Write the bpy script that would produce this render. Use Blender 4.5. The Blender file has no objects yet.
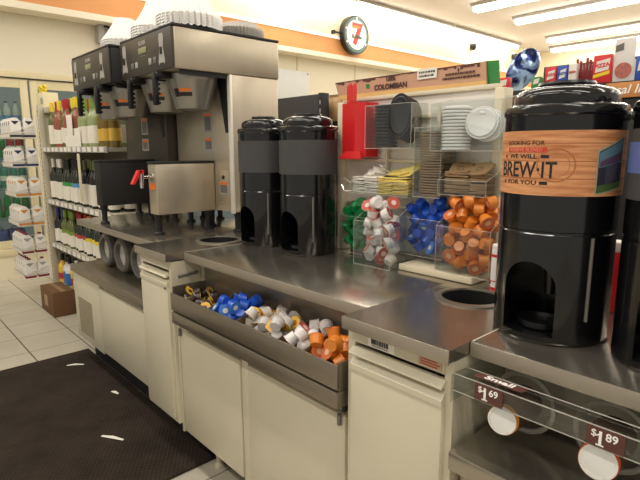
import bpy, bmesh, math, random
from math import sin, cos, pi, radians, sqrt
from mathutils import Vector, Matrix, Euler

rnd = random.Random(7)
SC = bpy.context.scene
COL = SC.collection

# ------------------------------------------------------------------ materials
def lin(c):
    def f(v):
        v /= 255.0
        return v/12.92 if v <= 0.04045 else ((v+0.055)/1.055)**2.4
    return (f(c[0]), f(c[1]), f(c[2]), 1.0)

MATS = {}
def mat(name, rgb, rough=0.5, metal=0.0, var=0.06, scale=12.0, emit=0.0, spec=0.5, stretch=None, bump=0.0, coat=0.0):
    if name in MATS: return MATS[name]
    m = bpy.data.materials.new(name); m.use_nodes = True
    nt = m.node_tree; b = nt.nodes['Principled BSDF']
    c = lin(rgb)
    tc = nt.nodes.new('ShaderNodeTexCoord')
    mp = nt.nodes.new('ShaderNodeMapping')
    if stretch: mp.inputs['Scale'].default_value = stretch
    nz = nt.nodes.new('ShaderNodeTexNoise'); nz.inputs['Scale'].default_value = scale; nz.inputs['Detail'].default_value = 4
    nt.links.new(tc.outputs['Object'], mp.inputs['Vector']); nt.links.new(mp.outputs['Vector'], nz.inputs['Vector'])
    mx = nt.nodes.new('ShaderNodeMix'); mx.data_type = 'RGBA'
    mx.inputs['A'].default_value = (c[0]*(1-var*2), c[1]*(1-var*2), c[2]*(1-var*2.2), 1)
    mx.inputs['B'].default_value = (min(1, c[0]*(1+var)), min(1, c[1]*(1+var)), min(1, c[2]*(1+var)), 1)
    nt.links.new(nz.outputs['Fac'], mx.inputs['Factor'])
    nt.links.new(mx.outputs['Result'], b.inputs['Base Color'])
    b.inputs['Roughness'].default_value = rough
    b.inputs['Metallic'].default_value = metal
    b.inputs['Specular IOR Level'].default_value = spec
    b.inputs['Coat Weight'].default_value = coat
    if emit:
        nt.links.new(mx.outputs['Result'], b.inputs['Emission Color']); b.inputs['Emission Strength'].default_value = emit
    if metal > 0.5:
        mr = nt.nodes.new('ShaderNodeMapRange'); mr.inputs['To Min'].default_value = rough*0.8; mr.inputs['To Max'].default_value = rough*1.25
        nt.links.new(nz.outputs['Fac'], mr.inputs['Value']); nt.links.new(mr.outputs['Result'], b.inputs['Roughness'])
    if bump:
        bp = nt.nodes.new('ShaderNodeBump'); bp.inputs['Strength'].default_value = bump; bp.inputs['Distance'].default_value = 0.01
        nt.links.new(nz.outputs['Fac'], bp.inputs['Height']); nt.links.new(bp.outputs['Normal'], b.inputs['Normal'])
    MATS[name] = m
    return m

def clear(name, tint=(0.93, 0.95, 0.95), gloss=0.10):
    if name in MATS: return MATS[name]
    m = bpy.data.materials.new(name); m.use_nodes = True
    nt = m.node_tree; nt.nodes.clear()
    out = nt.nodes.new('ShaderNodeOutputMaterial')
    tr = nt.nodes.new('ShaderNodeBsdfTransparent'); tr.inputs['Color'].default_value = (*tint, 1)
    gl = nt.nodes.new('ShaderNodeBsdfGlossy'); gl.inputs['Roughness'].default_value = 0.12; gl.inputs['Color'].default_value = (1, .97, .93, 1)
    lw = nt.nodes.new('ShaderNodeLayerWeight'); lw.inputs['Blend'].default_value = 0.25
    mr = nt.nodes.new('ShaderNodeMapRange'); mr.inputs['To Min'].default_value = gloss*0.5; mr.inputs['To Max'].default_value = 0.28
    nt.links.new(lw.outputs['Fresnel'], mr.inputs['Value'])
    mx = nt.nodes.new('ShaderNodeMixShader')
    nt.links.new(mr.outputs['Result'], mx.inputs['Fac']); nt.links.new(tr.outputs[0], mx.inputs[1]); nt.links.new(gl.outputs[0], mx.inputs[2])
    nt.links.new(mx.outputs[0], out.inputs['Surface'])
    MATS[name] = m
    return m

CREAM = mat('cream_laminate', (210, 202, 177), .38, var=.03, scale=5)
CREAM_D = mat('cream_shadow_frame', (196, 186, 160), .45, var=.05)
STEEL = mat('counter_steel', (170, 163, 150), .20, .88, var=.02, scale=5)
STEEL_E = mat('trough_steel', (142, 132, 117), .36, .75, var=.03, scale=5)
STEEL_B = mat('brewer_steel', (200, 188, 166), .33, .65, var=.03, scale=5, stretch=(6, 6, 1))
STEEL_F = mat('funnel_steel', (160, 155, 147), .32, .75, var=.03, scale=6, stretch=(6, 6, 1))
CHROME = mat('chrome', (215, 215, 215), .12, 1, var=.02)
BLACK = mat('black_plastic', (24, 24, 26), .28, var=.1)
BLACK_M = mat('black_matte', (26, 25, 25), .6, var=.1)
BLACK_G = mat('gloss_black', (14, 14, 16), .16, var=.1, coat=.3)
CHAR = mat('charcoal_band', (66, 65, 66), .6, var=.03)
PANEL = mat('brewer_panel', (66, 60, 52), .42, var=.03)
TOWER_B = mat('brewer_dark_steel', (84, 77, 68), .4, .6, var=.05)
WHITE = mat('white_plastic', (236, 234, 228), .4, var=.02)
PAPER = mat('white_paper', (238, 232, 220), .8, var=.04, scale=30)
FILTER = mat('filter_paper', (246, 243, 238), .9, var=.02, scale=30)
FILTER_G = mat('grey_filter_paper', (190, 184, 176), .9, var=.05, scale=30)
RED = mat('red_plastic', (214, 36, 38), .35, var=.05)
GREYLT = mat('light_grey', (170, 166, 158), .5, var=.04)
GREY = mat('mid_grey', (112, 108, 102), .45, var=.06)
KRAFT = mat('kraft_card', (148, 119, 84), .85, var=.1, scale=40)
KRAFT_D = mat('kraft_dark', (108, 82, 56), .85, var=.12, scale=40)
CARTON = mat('brown_carton', (112, 80, 52), .85, var=.08, scale=14)
YELLOW = mat('yellow_packet', (244, 218, 120), .6, var=.05, scale=30)
ACRYL = clear('clear_acrylic', gloss=.06)
GLASS = clear('cooler_glass', (.88, .93, .9), .12)
ORANGE = mat('orange_label', (232, 120, 40), .6, var=.03)
BROWN = mat('price_brown', (92, 52, 44), .5, var=.03)
INK = mat('ink_black', (30, 26, 24), .7, var=.03)
WINK = mat('ink_white', (250, 248, 244), .6, var=.01)
RINK = mat('ink_red', (196, 64, 44), .7, var=.02)
GREENM = mat('green_card', (52, 132, 62), .6, var=.05)
MAT_TUBE = mat('light_tube', (255, 246, 230), .5, emit=16.0, var=.0)
SHELFM = mat('shelf_beige', (190, 182, 160), .45, var=.04)

def wood_mat():
    m = bpy.data.materials.new('wood_print'); m.use_nodes = True
    nt = m.node_tree; b = nt.nodes['Principled BSDF']
    tc = nt.nodes.new('ShaderNodeTexCoord'); mp = nt.nodes.new('ShaderNodeMapping'); mp.inputs['Scale'].default_value = (5, 5, 60)
    nz = nt.nodes.new('ShaderNodeTexNoise'); nz.inputs['Scale'].default_value = 2.2; nz.inputs['Detail'].default_value = 6
    cr = nt.nodes.new('ShaderNodeValToRGB')
    cr.color_ramp.elements[0].position = .28; cr.color_ramp.elements[0].color = lin((176, 106, 62))
    cr.color_ramp.elements[1].position = .66; cr.color_ramp.elements[1].color = lin((226, 164, 112))
    nt.links.new(tc.outputs['Object'], mp.inputs['Vector']); nt.links.new(mp.outputs[0], nz.inputs['Vector']); nt.links.new(nz.outputs['Fac'], cr.inputs['Fac'])
    # plank joints
    sx = nt.nodes.new('ShaderNodeSeparateXYZ'); nt.links.new(tc.outputs['Object'], sx.inputs[0])
    m1 = nt.nodes.new('ShaderNodeMath'); m1.operation = 'MULTIPLY'; m1.inputs[1].default_value = 1/0.034; nt.links.new(sx.outputs['Z'], m1.inputs[0])
    m2 = nt.nodes.new('ShaderNodeMath'); m2.operation = 'FRACT'; nt.links.new(m1.outputs[0], m2.inputs[0])
    m3 = nt.nodes.new('ShaderNodeMath'); m3.operation = 'LESS_THAN'; m3.inputs[1].default_value = .05; nt.links.new(m2.outputs[0], m3.inputs[0])
    mx = nt.nodes.new('ShaderNodeMix'); mx.data_type = 'RGBA'; mx.inputs['B'].default_value = lin((158, 92, 52))
    nt.links.new(m3.outputs[0], mx.inputs['Factor']); nt.links.new(cr.outputs['Color'], mx.inputs['A']); nt.links.new(mx.outputs['Result'], b.inputs['Base Color'])
    b.inputs['Roughness'].default_value = .6
    return m
WOOD = wood_mat()

def tile_mat():
    m = bpy.data.materials.new('floor_tiles'); m.use_nodes = True
    nt = m.node_tree; b = nt.nodes['Principled BSDF']; L = nt.links.new
    tc = nt.nodes.new('ShaderNodeTexCoord'); sx = nt.nodes.new('ShaderNodeSeparateXYZ'); L(tc.outputs['Object'], sx.inputs[0])
    def joint(out, off, per, w):
        a = nt.nodes.new('ShaderNodeMath'); a.operation = 'SUBTRACT'; a.inputs[1].default_value = off - w/2; L(out, a.inputs[0])
        d = nt.nodes.new('ShaderNodeMath'); d.operation = 'DIVIDE'; d.inputs[1].default_value = per; L(a.outputs[0], d.inputs[0])
        f = nt.nodes.new('ShaderNodeMath'); f.operation = 'FLOORED_MODULO'; f.inputs[1].default_value = 1.0; L(d.outputs[0], f.inputs[0])
        g = nt.nodes.new('ShaderNodeMath'); g.operation = 'LESS_THAN'; g.inputs[1].default_value = w/per; L(f.outputs[0], g.inputs[0])
        return g
    jx = joint(sx.outputs['X'], -4.235, .3225, .008); jy = joint(sx.outputs['Y'], .714, .325, .007)
    nz = nt.nodes.new('ShaderNodeTexNoise'); nz.inputs['Scale'].default_value = 3; nz.inputs['Detail'].default_value = 5; L(tc.outputs['Object'], nz.inputs['Vector'])
    cr = nt.nodes.new('ShaderNodeValToRGB'); cr.color_ramp.elements[0].color = lin((172, 165, 148)); cr.color_ramp.elements[1].color = lin((202, 195, 178)); L(nz.outputs['Fac'], cr.inputs['Fac'])
    m1 = nt.nodes.new('ShaderNodeMix'); m1.data_type = 'RGBA'; m1.inputs['B'].default_value = lin((128, 118, 100)); L(jx.outputs[0], m1.inputs['Factor']); L(cr.outputs['Color'], m1.inputs['A'])
    m2 = nt.nodes.new('ShaderNodeMix'); m2.data_type = 'RGBA'; m2.inputs['B'].default_value = lin((50, 45, 40)); L(jy.outputs[0], m2.inputs['Factor']); L(m1.outputs['Result'], m2.inputs['A'])
    L(m2.outputs['Result'], b.inputs['Base Color']); b.inputs['Roughness'].default_value = .35
    return m

def ribbed_mat():
    m = bpy.data.materials.new('ribbed_mat'); m.use_nodes = True
    nt = m.node_tree; b = nt.nodes['Principled BSDF']; L = nt.links.new
    tc = nt.nodes.new('ShaderNodeTexCoord'); sx = nt.nodes.new('ShaderNodeSeparateXYZ'); L(tc.outputs['Object'], sx.inputs[0])
    def rib(out, fr):
        a = nt.nodes.new('ShaderNodeMath'); a.operation = 'MULTIPLY'; a.inputs[1].default_value = fr; L(out, a.inputs[0])
        s = nt.nodes.new('ShaderNodeMath'); s.operation = 'SINE'; L(a.outputs[0], s.inputs[0]); return s
    r1 = rib(sx.outputs['X'], 2*pi/.03); r2 = rib(sx.outputs['Y'], 2*pi/.02)
    mu = nt.nodes.new('ShaderNodeMath'); mu.operation = 'MULTIPLY'; L(r1.outputs[0], mu.inputs[0]); L(r2.outputs[0], mu.inputs[1])
    mr = nt.nodes.new('ShaderNodeMapRange'); mr.inputs['From Min'].default_value = -1; L(mu.outputs[0], mr.inputs['Value'])
    nz = nt.nodes.new('ShaderNodeTexNoise'); nz.inputs['Scale'].default_value = 5; nz.inputs['Detail'].default_value = 8; nz.inputs['Roughness'].default_value = .7; L(tc.outputs['Object'], nz.inputs['Vector'])
    ad = nt.nodes.new('ShaderNodeMath'); ad.operation = 'MULTIPLY_ADD'; ad.inputs[1].default_value = .22; L(mr.outputs['Result'], ad.inputs[0]); L(nz.outputs['Fac'], ad.inputs[2])
    cr = nt.nodes.new('ShaderNodeValToRGB'); cr.color_ramp.elements[0].position = .3; cr.color_ramp.elements[1].position = 1.0
    cr.color_ramp.elements[0].color = lin((34, 28, 24)); cr.color_ramp.elements[1].color = lin((70, 60, 51)); L(ad.outputs[0], cr.inputs['Fac'])
    L(cr.outputs['Color'], b.inputs['Base Color']); b.inputs['Roughness'].default_value = .95; b.inputs['Specular IOR Level'].default_value = .15
    bp = nt.nodes.new('ShaderNodeBump'); bp.inputs['Strength'].default_value = .5; bp.inputs['Distance'].default_value = .004; L(mr.outputs['Result'], bp.inputs['Height']); L(bp.outputs['Normal'], b.inputs['Normal'])
    return m

# ------------------------------------------------------------------ mesh builder
class MB:
    def __init__(self): self.bm = bmesh.new(); self.mi = 0
    def _fin(self, faces):
        for f in faces: f.material_index = self.mi
        return self
    def poly(self, pts):
        vs = [self.bm.verts.new(p) for p in pts]; return self._fin([self.bm.faces.new(vs)])
    def box(self, x0, x1, y0, y1, z0, z1, bev=0, seg=2):
        tb = bmesh.new()
        v = [tb.verts.new((x, y, z)) for x in (x0, x1) for y in (y0, y1) for z in (z0, z1)]
        for f in ((0,1,3,2),(4,6,7,5),(0,4,5,1),(2,3,7,6),(0,2,6,4),(1,5,7,3)): tb.faces.new([v[i] for i in f])
        if bev: bmesh.ops.bevel(tb, geom=list(tb.edges), offset=bev, segments=seg, affect='EDGES', profile=.5)
        return self.merge(tb)
    def hexa(self, p):   # 8 corners: bottom 4 (ccw), top 4 (ccw)
        v = [self.bm.verts.new(q) for q in p]
        return self._fin([self.bm.faces.new([v[i] for i in f]) for f in ((3,2,1,0),(4,5,6,7),(0,1,5,4),(1,2,6,5),(2,3,7,6),(3,0,4,7))])
    def merge(self, tb, M=None):
        mp = {}
        for v in tb.verts: mp[v] = self.bm.verts.new(M @ v.co if M else v.co)
        fs = []
        for f in tb.faces:
            try: fs.append(self.bm.faces.new([mp[v] for v in f.verts]))
            except ValueError: pass
        tb.free(); return self._fin(fs)
    def loft(self, rings, caps=True, closed=True):
        rv = [[self.bm.verts.new(p) for p in r] for r in rings]; fs = []; n = len(rv[0])
        for a, b in zip(rv, rv[1:]):
            for i in range(n if closed else n-1):
                j = (i+1) % n; fs.append(self.bm.faces.new((a[i], a[j], b[j], b[i])))
        if caps:
            fs.append(self.bm.faces.new(rv[0][::-1])); fs.append(self.bm.faces.new(rv[-1]))
        return self._fin(fs)
    def lathe(self, prof, c=(0,0,0), seg=32, caps=True, M=None):
        rings = []
        for r, z in prof:
            ring = [Vector((max(r,1e-4)*cos(2*pi*i/seg), max(r,1e-4)*sin(2*pi*i/seg), z)) for i in range(seg)]
            if M: ring = [M @ p for p in ring]
            rings.append([p + Vector(c) for p in ring])
        return self.loft(rings, caps)
    def cyl(self, p0, p1, r0, r1=None, seg=16):
        p0, p1 = Vector(p0), Vector(p1); r1 = r0 if r1 is None else r1
        q = (p1-p0).to_track_quat('Z', 'Y').to_matrix()
        mk = lambda p, r: [p + q @ Vector((r*cos(2*pi*i/seg), r*sin(2*pi*i/seg), 0)) for i in range(seg)]
        return self.loft([mk(p0, r0), mk(p1, r1)])
    def tube(self, pts, r, seg=8, closed=False):
        pts = [Vector(p) for p in pts]; rings = []; n = len(pts)
        for i, p in enumerate(pts):
            if closed: t = pts[(i+1) % n] - pts[i-1]
            else: t = pts[min(i+1, n-1)] - pts[max(i-1, 0)]
            q = t.to_track_quat('Z', 'Y').to_matrix()
            rings.append([p + q @ Vector((r*cos(2*pi*k/seg), r*sin(2*pi*k/seg), 0)) for k in range(seg)])
        if closed: rings.append([v.copy() for v in rings[0]])
        return self.loft(rings, caps=not closed)
    def prism(self, poly, y0, y1):  # polygon in XZ extruded along Y
        return self.loft([[(x, y0, z) for x, z in poly], [(x, y1, z) for x, z in poly]])
    def ring(self, c, r0, r1, h, seg=40, M=None):  # flat ring (annulus solid) around local z
        return self.lathe_closed([(r0, 0), (r1, 0), (r1, h), (r0, h)], c, seg, M)
    def lathe_closed(self, prof, c, seg=40, M=None):
        rings = []
        for r, z in prof + [prof[0]]:
            ring = [Vector((r*cos(2*pi*i/seg), r*sin(2*pi*i/seg), z)) for i in range(seg)]
            if M: ring = [M @ p for p in ring]
            rings.append([p + Vector(c) for p in ring])
        return self.loft(rings, caps=False)
    def plate_hole(self, x0, x1, y0, y1, z0, z1, cx, cy, r, n=64):
        bm = self.bm; C, O = [], []
        angs = sorted(set([2*pi*i/n for i in range(n)] + [math.atan2(y-cy, x-cx) % (2*pi) for x in (x0,x1) for y in (y0,y1)]))
        for a in angs:
            dx, dy = cos(a), sin(a); t = 1e9
            if dx > 1e-9: t = min(t, (x1-cx)/dx)
            if dx < -1e-9: t = min(t, (x0-cx)/dx)
            if dy > 1e-9: t = min(t, (y1-cy)/dy)
            if dy < -1e-9: t = min(t, (y0-cy)/dy)
            C.append((cx+r*dx, cy+r*dy)); O.append((cx+t*dx, cy+t*dy))
        mk = lambda L, z: [bm.verts.new((p[0], p[1], z)) for p in L]
        ct, cb, ot, ob = mk(C, z1), mk(C, z0), mk(O, z1), mk(O, z0); m = len(angs); fs = []
        for i in range(m):
            j = (i+1) % m
            fs += [bm.faces.new((ct[i], ot[i], ot[j], ct[j])), bm.faces.new((cb[j], ob[j], ob[i], cb[i])),
                   bm.faces.new((ot[i], ob[i], ob[j], ot[j])), bm.faces.new((ct[j], cb[j], cb[i], ct[i]))]
        return self._fin(fs)
    def mesh(self, name, mats, off=(0,0,0), smooth=35):
        bmesh.ops.recalc_face_normals(self.bm, faces=list(self.bm.faces))
        if any(off): bmesh.ops.translate(self.bm, vec=-Vector(off), verts=list(self.bm.verts))
        me = bpy.data.meshes.new(name); self.bm.to_mesh(me); self.bm.free()
        for m in (mats if isinstance(mats, (list, tuple)) else [mats]): me.materials.append(m)
        if smooth:
            me.shade_smooth(); me.set_sharp_from_angle(angle=radians(smooth))
        return me

def rootloc(o):
    v = Vector((0,0,0))
    while o: v += o.location; o = o.parent
    return v
def tag(o, label=None, cat=None, group=None, kind=None):
    if label: o['label'] = label
    if cat: o['category'] = cat
    if group: o['group'] = group
    if kind: o['kind'] = kind
    return o
def thing(name, label, cat, loc=(0,0,0), group=None):
    o = bpy.data.objects.new(name, None); o.empty_display_size = .05; COL.objects.link(o); o.location = loc
    return tag(o, label, cat, group)
def part(name, mb, m, parent, smooth=35, label=None, local=False):
    me = mb.mesh(name, m, (0,0,0) if local else rootloc(parent), smooth)
    o = bpy.data.objects.new(name, me); COL.objects.link(o); o.parent = parent
    if label: o['label'] = label
    return o
def single(name, mb, m, label, cat, loc=(0,0,0), group=None, smooth=35, kind=None):
    me = mb.mesh(name, m, loc, smooth)
    o = bpy.data.objects.new(name, me); COL.objects.link(o); o.location = loc
    return tag(o, label, cat, group, kind)
def struct(name, mb, m, smooth=0):
    o = single(name, mb, m, None, None, smooth=smooth); o['kind'] = 'structure'; return o
def dup(root, loc=None, rot=None, label=None, group=None, scale=None):
    r = root.copy(); COL.objects.link(r)
    if loc is not None: r.location = loc
    if rot is not None: r.rotation_euler = rot
    if scale is not None: r.scale = scale
    if label: r['label'] = label
    if group: r['group'] = group
    for ch in list(root.children):
        c = ch.copy(); COL.objects.link(c); c.parent = r
        for g in list(ch.children):
            d = g.copy(); COL.objects.link(d); d.parent = c
    return r
ORD = ['first','second','third','fourth','fifth','sixth','seventh','eighth','ninth','tenth','eleventh','twelfth','thirteenth','fourteenth','fifteenth','sixteenth','seventeenth','eighteenth','nineteenth','twentieth','twenty-first','twenty-second','twenty-third','twenty-fourth']

def text_bm(body, size, extrude=.0004, align='CENTER', bold=0, sx=1.0, shear=0):
    cu = bpy.data.curves.new('lettering', 'FONT'); cu.body = body; cu.size = size; cu.extrude = extrude; cu.align_x = align; cu.align_y = 'CENTER'; cu.offset = bold; cu.shear = shear; cu.resolution_u = 3
    o = bpy.data.objects.new('lettering', cu); COL.objects.link(o)
    dg = bpy.context.evaluated_depsgraph_get(); me = bpy.data.meshes.new_from_object(o.evaluated_get(dg))
    bpy.data.objects.remove(o); tb = bmesh.new(); tb.from_mesh(me); bpy.data.meshes.remove(me)
    for v in tb.verts: v.co.x *= sx
    return tb
FRONT = Matrix(((1,0,0,0),(0,0,-1,0),(0,1,0,0),(0,0,0,1)))     # text XY -> XZ plane facing -Y
FACEX = Matrix(((0,0,1,0),(1,0,0,0),(0,1,0,0),(0,0,0,1)))      # text XY -> YZ plane facing +X
def T(x, y, z): return Matrix.Translation((x, y, z))

# ------------------------------------------------------------------ camera
F, YAW, PIT, ROL = 507.997, 0.829987791, 0.177861266, 0.002996929
fw = Vector((-sin(YAW)*cos(PIT), cos(YAW)*cos(PIT), -sin(PIT))); rt = Vector((cos(YAW), sin(YAW), 0)); dn = fw.cross(rt)
r2 = cos(ROL)*rt + sin(ROL)*dn; d2 = -sin(ROL)*rt + cos(ROL)*dn
cam = bpy.data.cameras.new('camera'); cam.sensor_width = 36; cam.lens = F*36/640; cam.clip_start = .02; cam.clip_end = 100
co = bpy.data.objects.new('camera', cam); COL.objects.link(co)
mw = Matrix((( r2.x, -d2.x, -fw.x, 0), (r2.y, -d2.y, -fw.y, 0), (r2.z, -d2.z, -fw.z, 1.30), (0,0,0,1)))
co.matrix_world = mw; SC.camera = co

# ------------------------------------------------------------------ room shell
XW = -5.85; CEIL = 3.45; YB = 12.0
struct('floor', MB().box(-6.8, 4.0, -3.0, YB+.2, -.1, 0), tile_mat())
WALLM = mat('wall_cream', (222, 213, 190), .7, var=.02, scale=3)
w = MB()
w.box(XW-.15, XW, -3, 4.0, 2.06, CEIL)              # above the cooler
w.box(XW-.15, XW, 4.0, YB, 0, CEIL)
struct('wall_left', w, WALLM)
w = MB()
for y in (4.9, 6.1, 7.3, 8.5, 9.7): w.box(XW-.002, XW+.006, y, y+.03, 0, 2.6)
struct('trim_1', w, mat('wall_seam', (206, 194, 168), .6))
struct('wall_back', MB().box(XW-.15, 4.0, YB, YB+.15, 0, CEIL), mat('wall_back_cream', (236, 226, 200), .7, var=.02, scale=3))
struct('ceiling', MB().box(XW-.15, 4.0, -3.0, YB+.15, CEIL, CEIL+.1), mat('ceiling_paint', (222, 216, 211), .8, var=.03, scale=2))
XS = -5.62
struct('trim_2', MB().box(XW, XS, -3, YB, 2.60, 2.665, .004), mat('soffit_lip', (240, 230, 208), .5, var=.02))
struct('trim_3', MB().box(XW, XS-.01, -3, YB, 2.665, 2.885), mat('soffit_orange', (226, 158, 96), .6, var=.05, scale=3))
struct('trim_4', MB().box(XW, XS+.005, -3, YB, 2.885, 2.925, .004), mat('soffit_strip', (255, 250, 236), .4, emit=.5, var=.01))
struct('trim_5', MB().box(XW, XS-.015, -3, YB, 2.925, CEIL), mat('soffit_cream', (246, 232, 196), .7, var=.02, scale=2))

# fluorescent fixtures
def fixture(p0, p1, along, label, group):
    t = thing('ceiling_light', label, 'ceiling light', ((p0[0]+p1[0])/2, (p0[1]+p1[1])/2, p0[2]), group)
    h = MB(); tb = MB(); x0, y0, z = p0; x1, y1, _ = p1
    if along == 'x':
        h.box(x0, x1, y0-.10, y0+.10, z, CEIL-.001, .006); tb.box(x0+.03, x1-.03, y0-.075, y0+.075, z-.065, z-.002, .02)
    else:
        h.box(x0-.10, x0+.10, y0, y1, z, CEIL-.001, .006); tb.box(x0-.055, x0+.055, y0+.03, y1-.03, z-.055, z-.002, .02)
    part('housing', h, GREYLT, t); part('light_tube', tb, MAT_TUBE, t)
rows = [(7.3, -4.5, 'nearest'), (8.5, -4.45, 'second'), (10.4, -4.75, 'third'), (11.5, -5.15, 'farthest')]
for y, xs_, nm in rows:
    for k, x in enumerate((xs_, xs_+2.5)):
        fixture((x, y, 3.40), (x+2.44, y, 3.40), 'x', 'long fluorescent ceiling light in the %s row, %s unit' % (nm, ['left-hand', 'right-hand'][k]), 'fluorescent ceiling lights')
for k, y in enumerate((3.2, 5.7, 8.2)):
    fixture((XS+.14, y, 3.40), (XS+.14, y+2.44, 3.40), 'y', 'fluorescent light strip along the left wall above the clock, %s from the far end' % ['third', 'second', 'first'][k], 'wall-side light strips')

def area(loc, sx, sy, power, rot=(0,0,0), color=(1, .95, .87)):
    l = bpy.data.lights.new('fluorescent_lamp', 'AREA'); l.shape = 'RECTANGLE'; l.size = sx; l.size_y = sy; l.energy = power; l.color = color
    o = bpy.data.objects.new('fluorescent_lamp', l); COL.objects.link(o); o.location = loc; o.rotation_euler = rot
for y, p in ((-1.2, 30), (.35, 32), (2.4, 24), (4.4, 26), (6.2, 20), (9.4, 30)):
    for x in (-4.2, -1.4, 1.4):
        area((x, y, 3.36), 2.3, .15, p)
wd = bpy.data.worlds.new('world'); SC.world = wd; wd.use_nodes = True
wd.node_tree.nodes['Background'].inputs['Color'].default_value = (1, .93, .83, 1); wd.node_tree.nodes['Background'].inputs['Strength'].default_value = .55

# ------------------------------------------------------------------ floor mat, litter
single('floor_mat', MB().box(-3.367, -1.753, -.9, 1.012, .0, .012, .004), ribbed_mat(), 'dark brown ribbed rubber mat lying on the tiles before the cabinets', 'floor mat', (-2.5, .1, 0))
for (x, y, a, l, nm) in ((-2.19, .725, .5, .06, 'longest white paper scrap on the dark mat, nearest the camera'), (-2.62, .90, .2, .03, 'tiny white paper scrap in the middle of the dark mat'), (-3.14, .86, .9, .05, 'crumpled white paper scrap near the far corner of the mat')):
    m = MB(); c, s = cos(a), sin(a)
    top = [(-l, -.006, 0), (0, -.011, .006), (l, -.003, .002), (l, .006, .003), (0, .008, .007), (-l, .004, .001)]
    m.loft([[(x+c*p-s*q, y+s*p+c*q, .0125+h) for p, q, h in top], [(x+c*p-s*q, y+s*p+c*q, .0135+h) for p, q, h in top]])
    single('paper_scrap', m, PAPER, nm, 'litter', (x, y, .0125))

# ------------------------------------------------------------------ counters
def counter(name, label, x0, x1, y0, hole=None, seam=False):
    t = thing(name, label, 'countertop', ((x0+x1)/2, 1.27, .855))
    m = MB(); g = .0006
    if hole: m.plate_hole(x0+g, x1-g, y0, 1.62, .872, .90, *hole)
    else: m.box(x0+g, x1-g, y0, 1.62, .872, .90, .002)
    part('slab', m, STEEL, t, 30)
    part('front_edge', MB().box(x0+g, x1-g, y0-.004, y0-.0003, .868, .8998, .0016), mat('steel_edge_lit', (166, 156, 140), .38, .5, var=.03, scale=9), t)  # lighter steel paints in the light the edge catches
    if seam: part('seam', MB().box(x0+g, x0+g+.003, y0+.003, 1.62, .9001, .9005), mat('seam_bright', (226, 216, 196), .4, .2), t)
    if hole:
        part('hole_rim', MB().lathe_closed([(hole[2]-.004, 0), (hole[2]+.016, 0), (hole[2]+.015, .003), (hole[2]-.003, .005)], (hole[0], hole[1], .9003)), mat('rim_steel', (150, 142, 128), .3, .7), t)
        part('chute', MB().lathe_closed([(hole[2]-.003, -.25), (hole[2]-.001, -.25), (hole[2]-.001, -.001), (hole[2]-.003, -.001)], (hole[0], hole[1], .9)), BLACK_M, t)
    return t
counter('countertop', 'stainless steel countertop at the far left end, under the dark brewer', -3.13, -2.10, .94)
counter('countertop', 'stainless countertop with a round waste hole under the stainless brewer', -2.10, -1.81, .852, (-1.945, 1.17, .088))
counter('countertop', 'stainless countertop stretch under the two charcoal coffee urns, behind the creamer trough', -1.81, -.84, .93, None, True)
counter('countertop', 'stainless countertop jutting out with a round waste hole beside the orange creamer bin', -.84, -.535, .842, (-.705, 1.20, .082))
counter('countertop', 'stainless countertop on the right under the wood-print coffee urn', -.535, .75, .92, None, True)

# low counter
t = thing('low_counter', 'low stainless steel counter on the left below the oval cup rings', 'countertop', (-2.7, 1.0, .56))
part('slab', MB().box(-3.31, -2.106, .93, 1.14, .562, .605, .003), STEEL_E, t)
part('backsplash', MB().box(-3.18, -2.106, 1.10, 1.115, .606, .869), mat('dark_steel', (104, 99, 92), .4, .9, var=.08), t)
MY = Matrix.Rotation(pi/2, 4, 'X')   # local z -> -Y
for k, x in enumerate((-3.06, -2.82, -2.585)):
    t = thing('cup_ring', ['leftmost', 'middle', 'rightmost'][k] + ' of three grey cup dispenser rings above the low counter', 'cup dispenser', (x, 1.10, .712), 'cup dispenser rings over the low counter')
    part('flange', MB().lathe_closed([(.066, 0), (.098, 0), (.102, .012), (.096, .035), (.084, .045), (.070, .043), (.066, .03)], (x, 1.0995, .712), 40, MY), GREY, t)
    part('inner_disc', MB().lathe([(.05, 0), (.0655, .0), (.0655, .018), (.05, .024)], (x, 1.0993, .712), 40, True, MY), mat('ring_disc', (206, 202, 194), .35), t)

# cabinets
def feet(t, xs, y, z, n='leg'):
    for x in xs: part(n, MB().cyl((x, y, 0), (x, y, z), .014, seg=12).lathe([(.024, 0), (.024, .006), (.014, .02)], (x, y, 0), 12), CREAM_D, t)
t = thing('base_cabinet', 'cream base cabinet with a vent grille under the low steel counter', 'cabinet', (-2.7, 1.2, 0))
part('carcass', MB().box(-3.30, -2.106, .958, 1.6, .15, .56), CREAM, t)
part('shade_board', MB().box(-3.26, -2.12, 1.02, 1.05, .0, .149), BLACK_M, t)  # black board painting in the shadow below the cabinet
part('panel', MB().box(-3.305, -2.86, .940, .957, .145, .555, .004), CREAM, t)
g = MB()
for i in range(13):
    for j in range(18):
        x = -3.235 + i*.0185; z = .19 + j*.0125
        g.box(x, x+.010, .9375, .9397, z, z+.007)
part('vent_grille', g, mat('vent_slots', (150, 138, 112), .7), t, 0, 'perforated vent area')
part('door', MB().box(-2.845, -2.115, .936, .957, .165, .535, .005), CREAM, t)
part('latch', MB().cyl((-2.20, .935, .515), (-2.20, .927, .515), .010), GREY, t)

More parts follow.
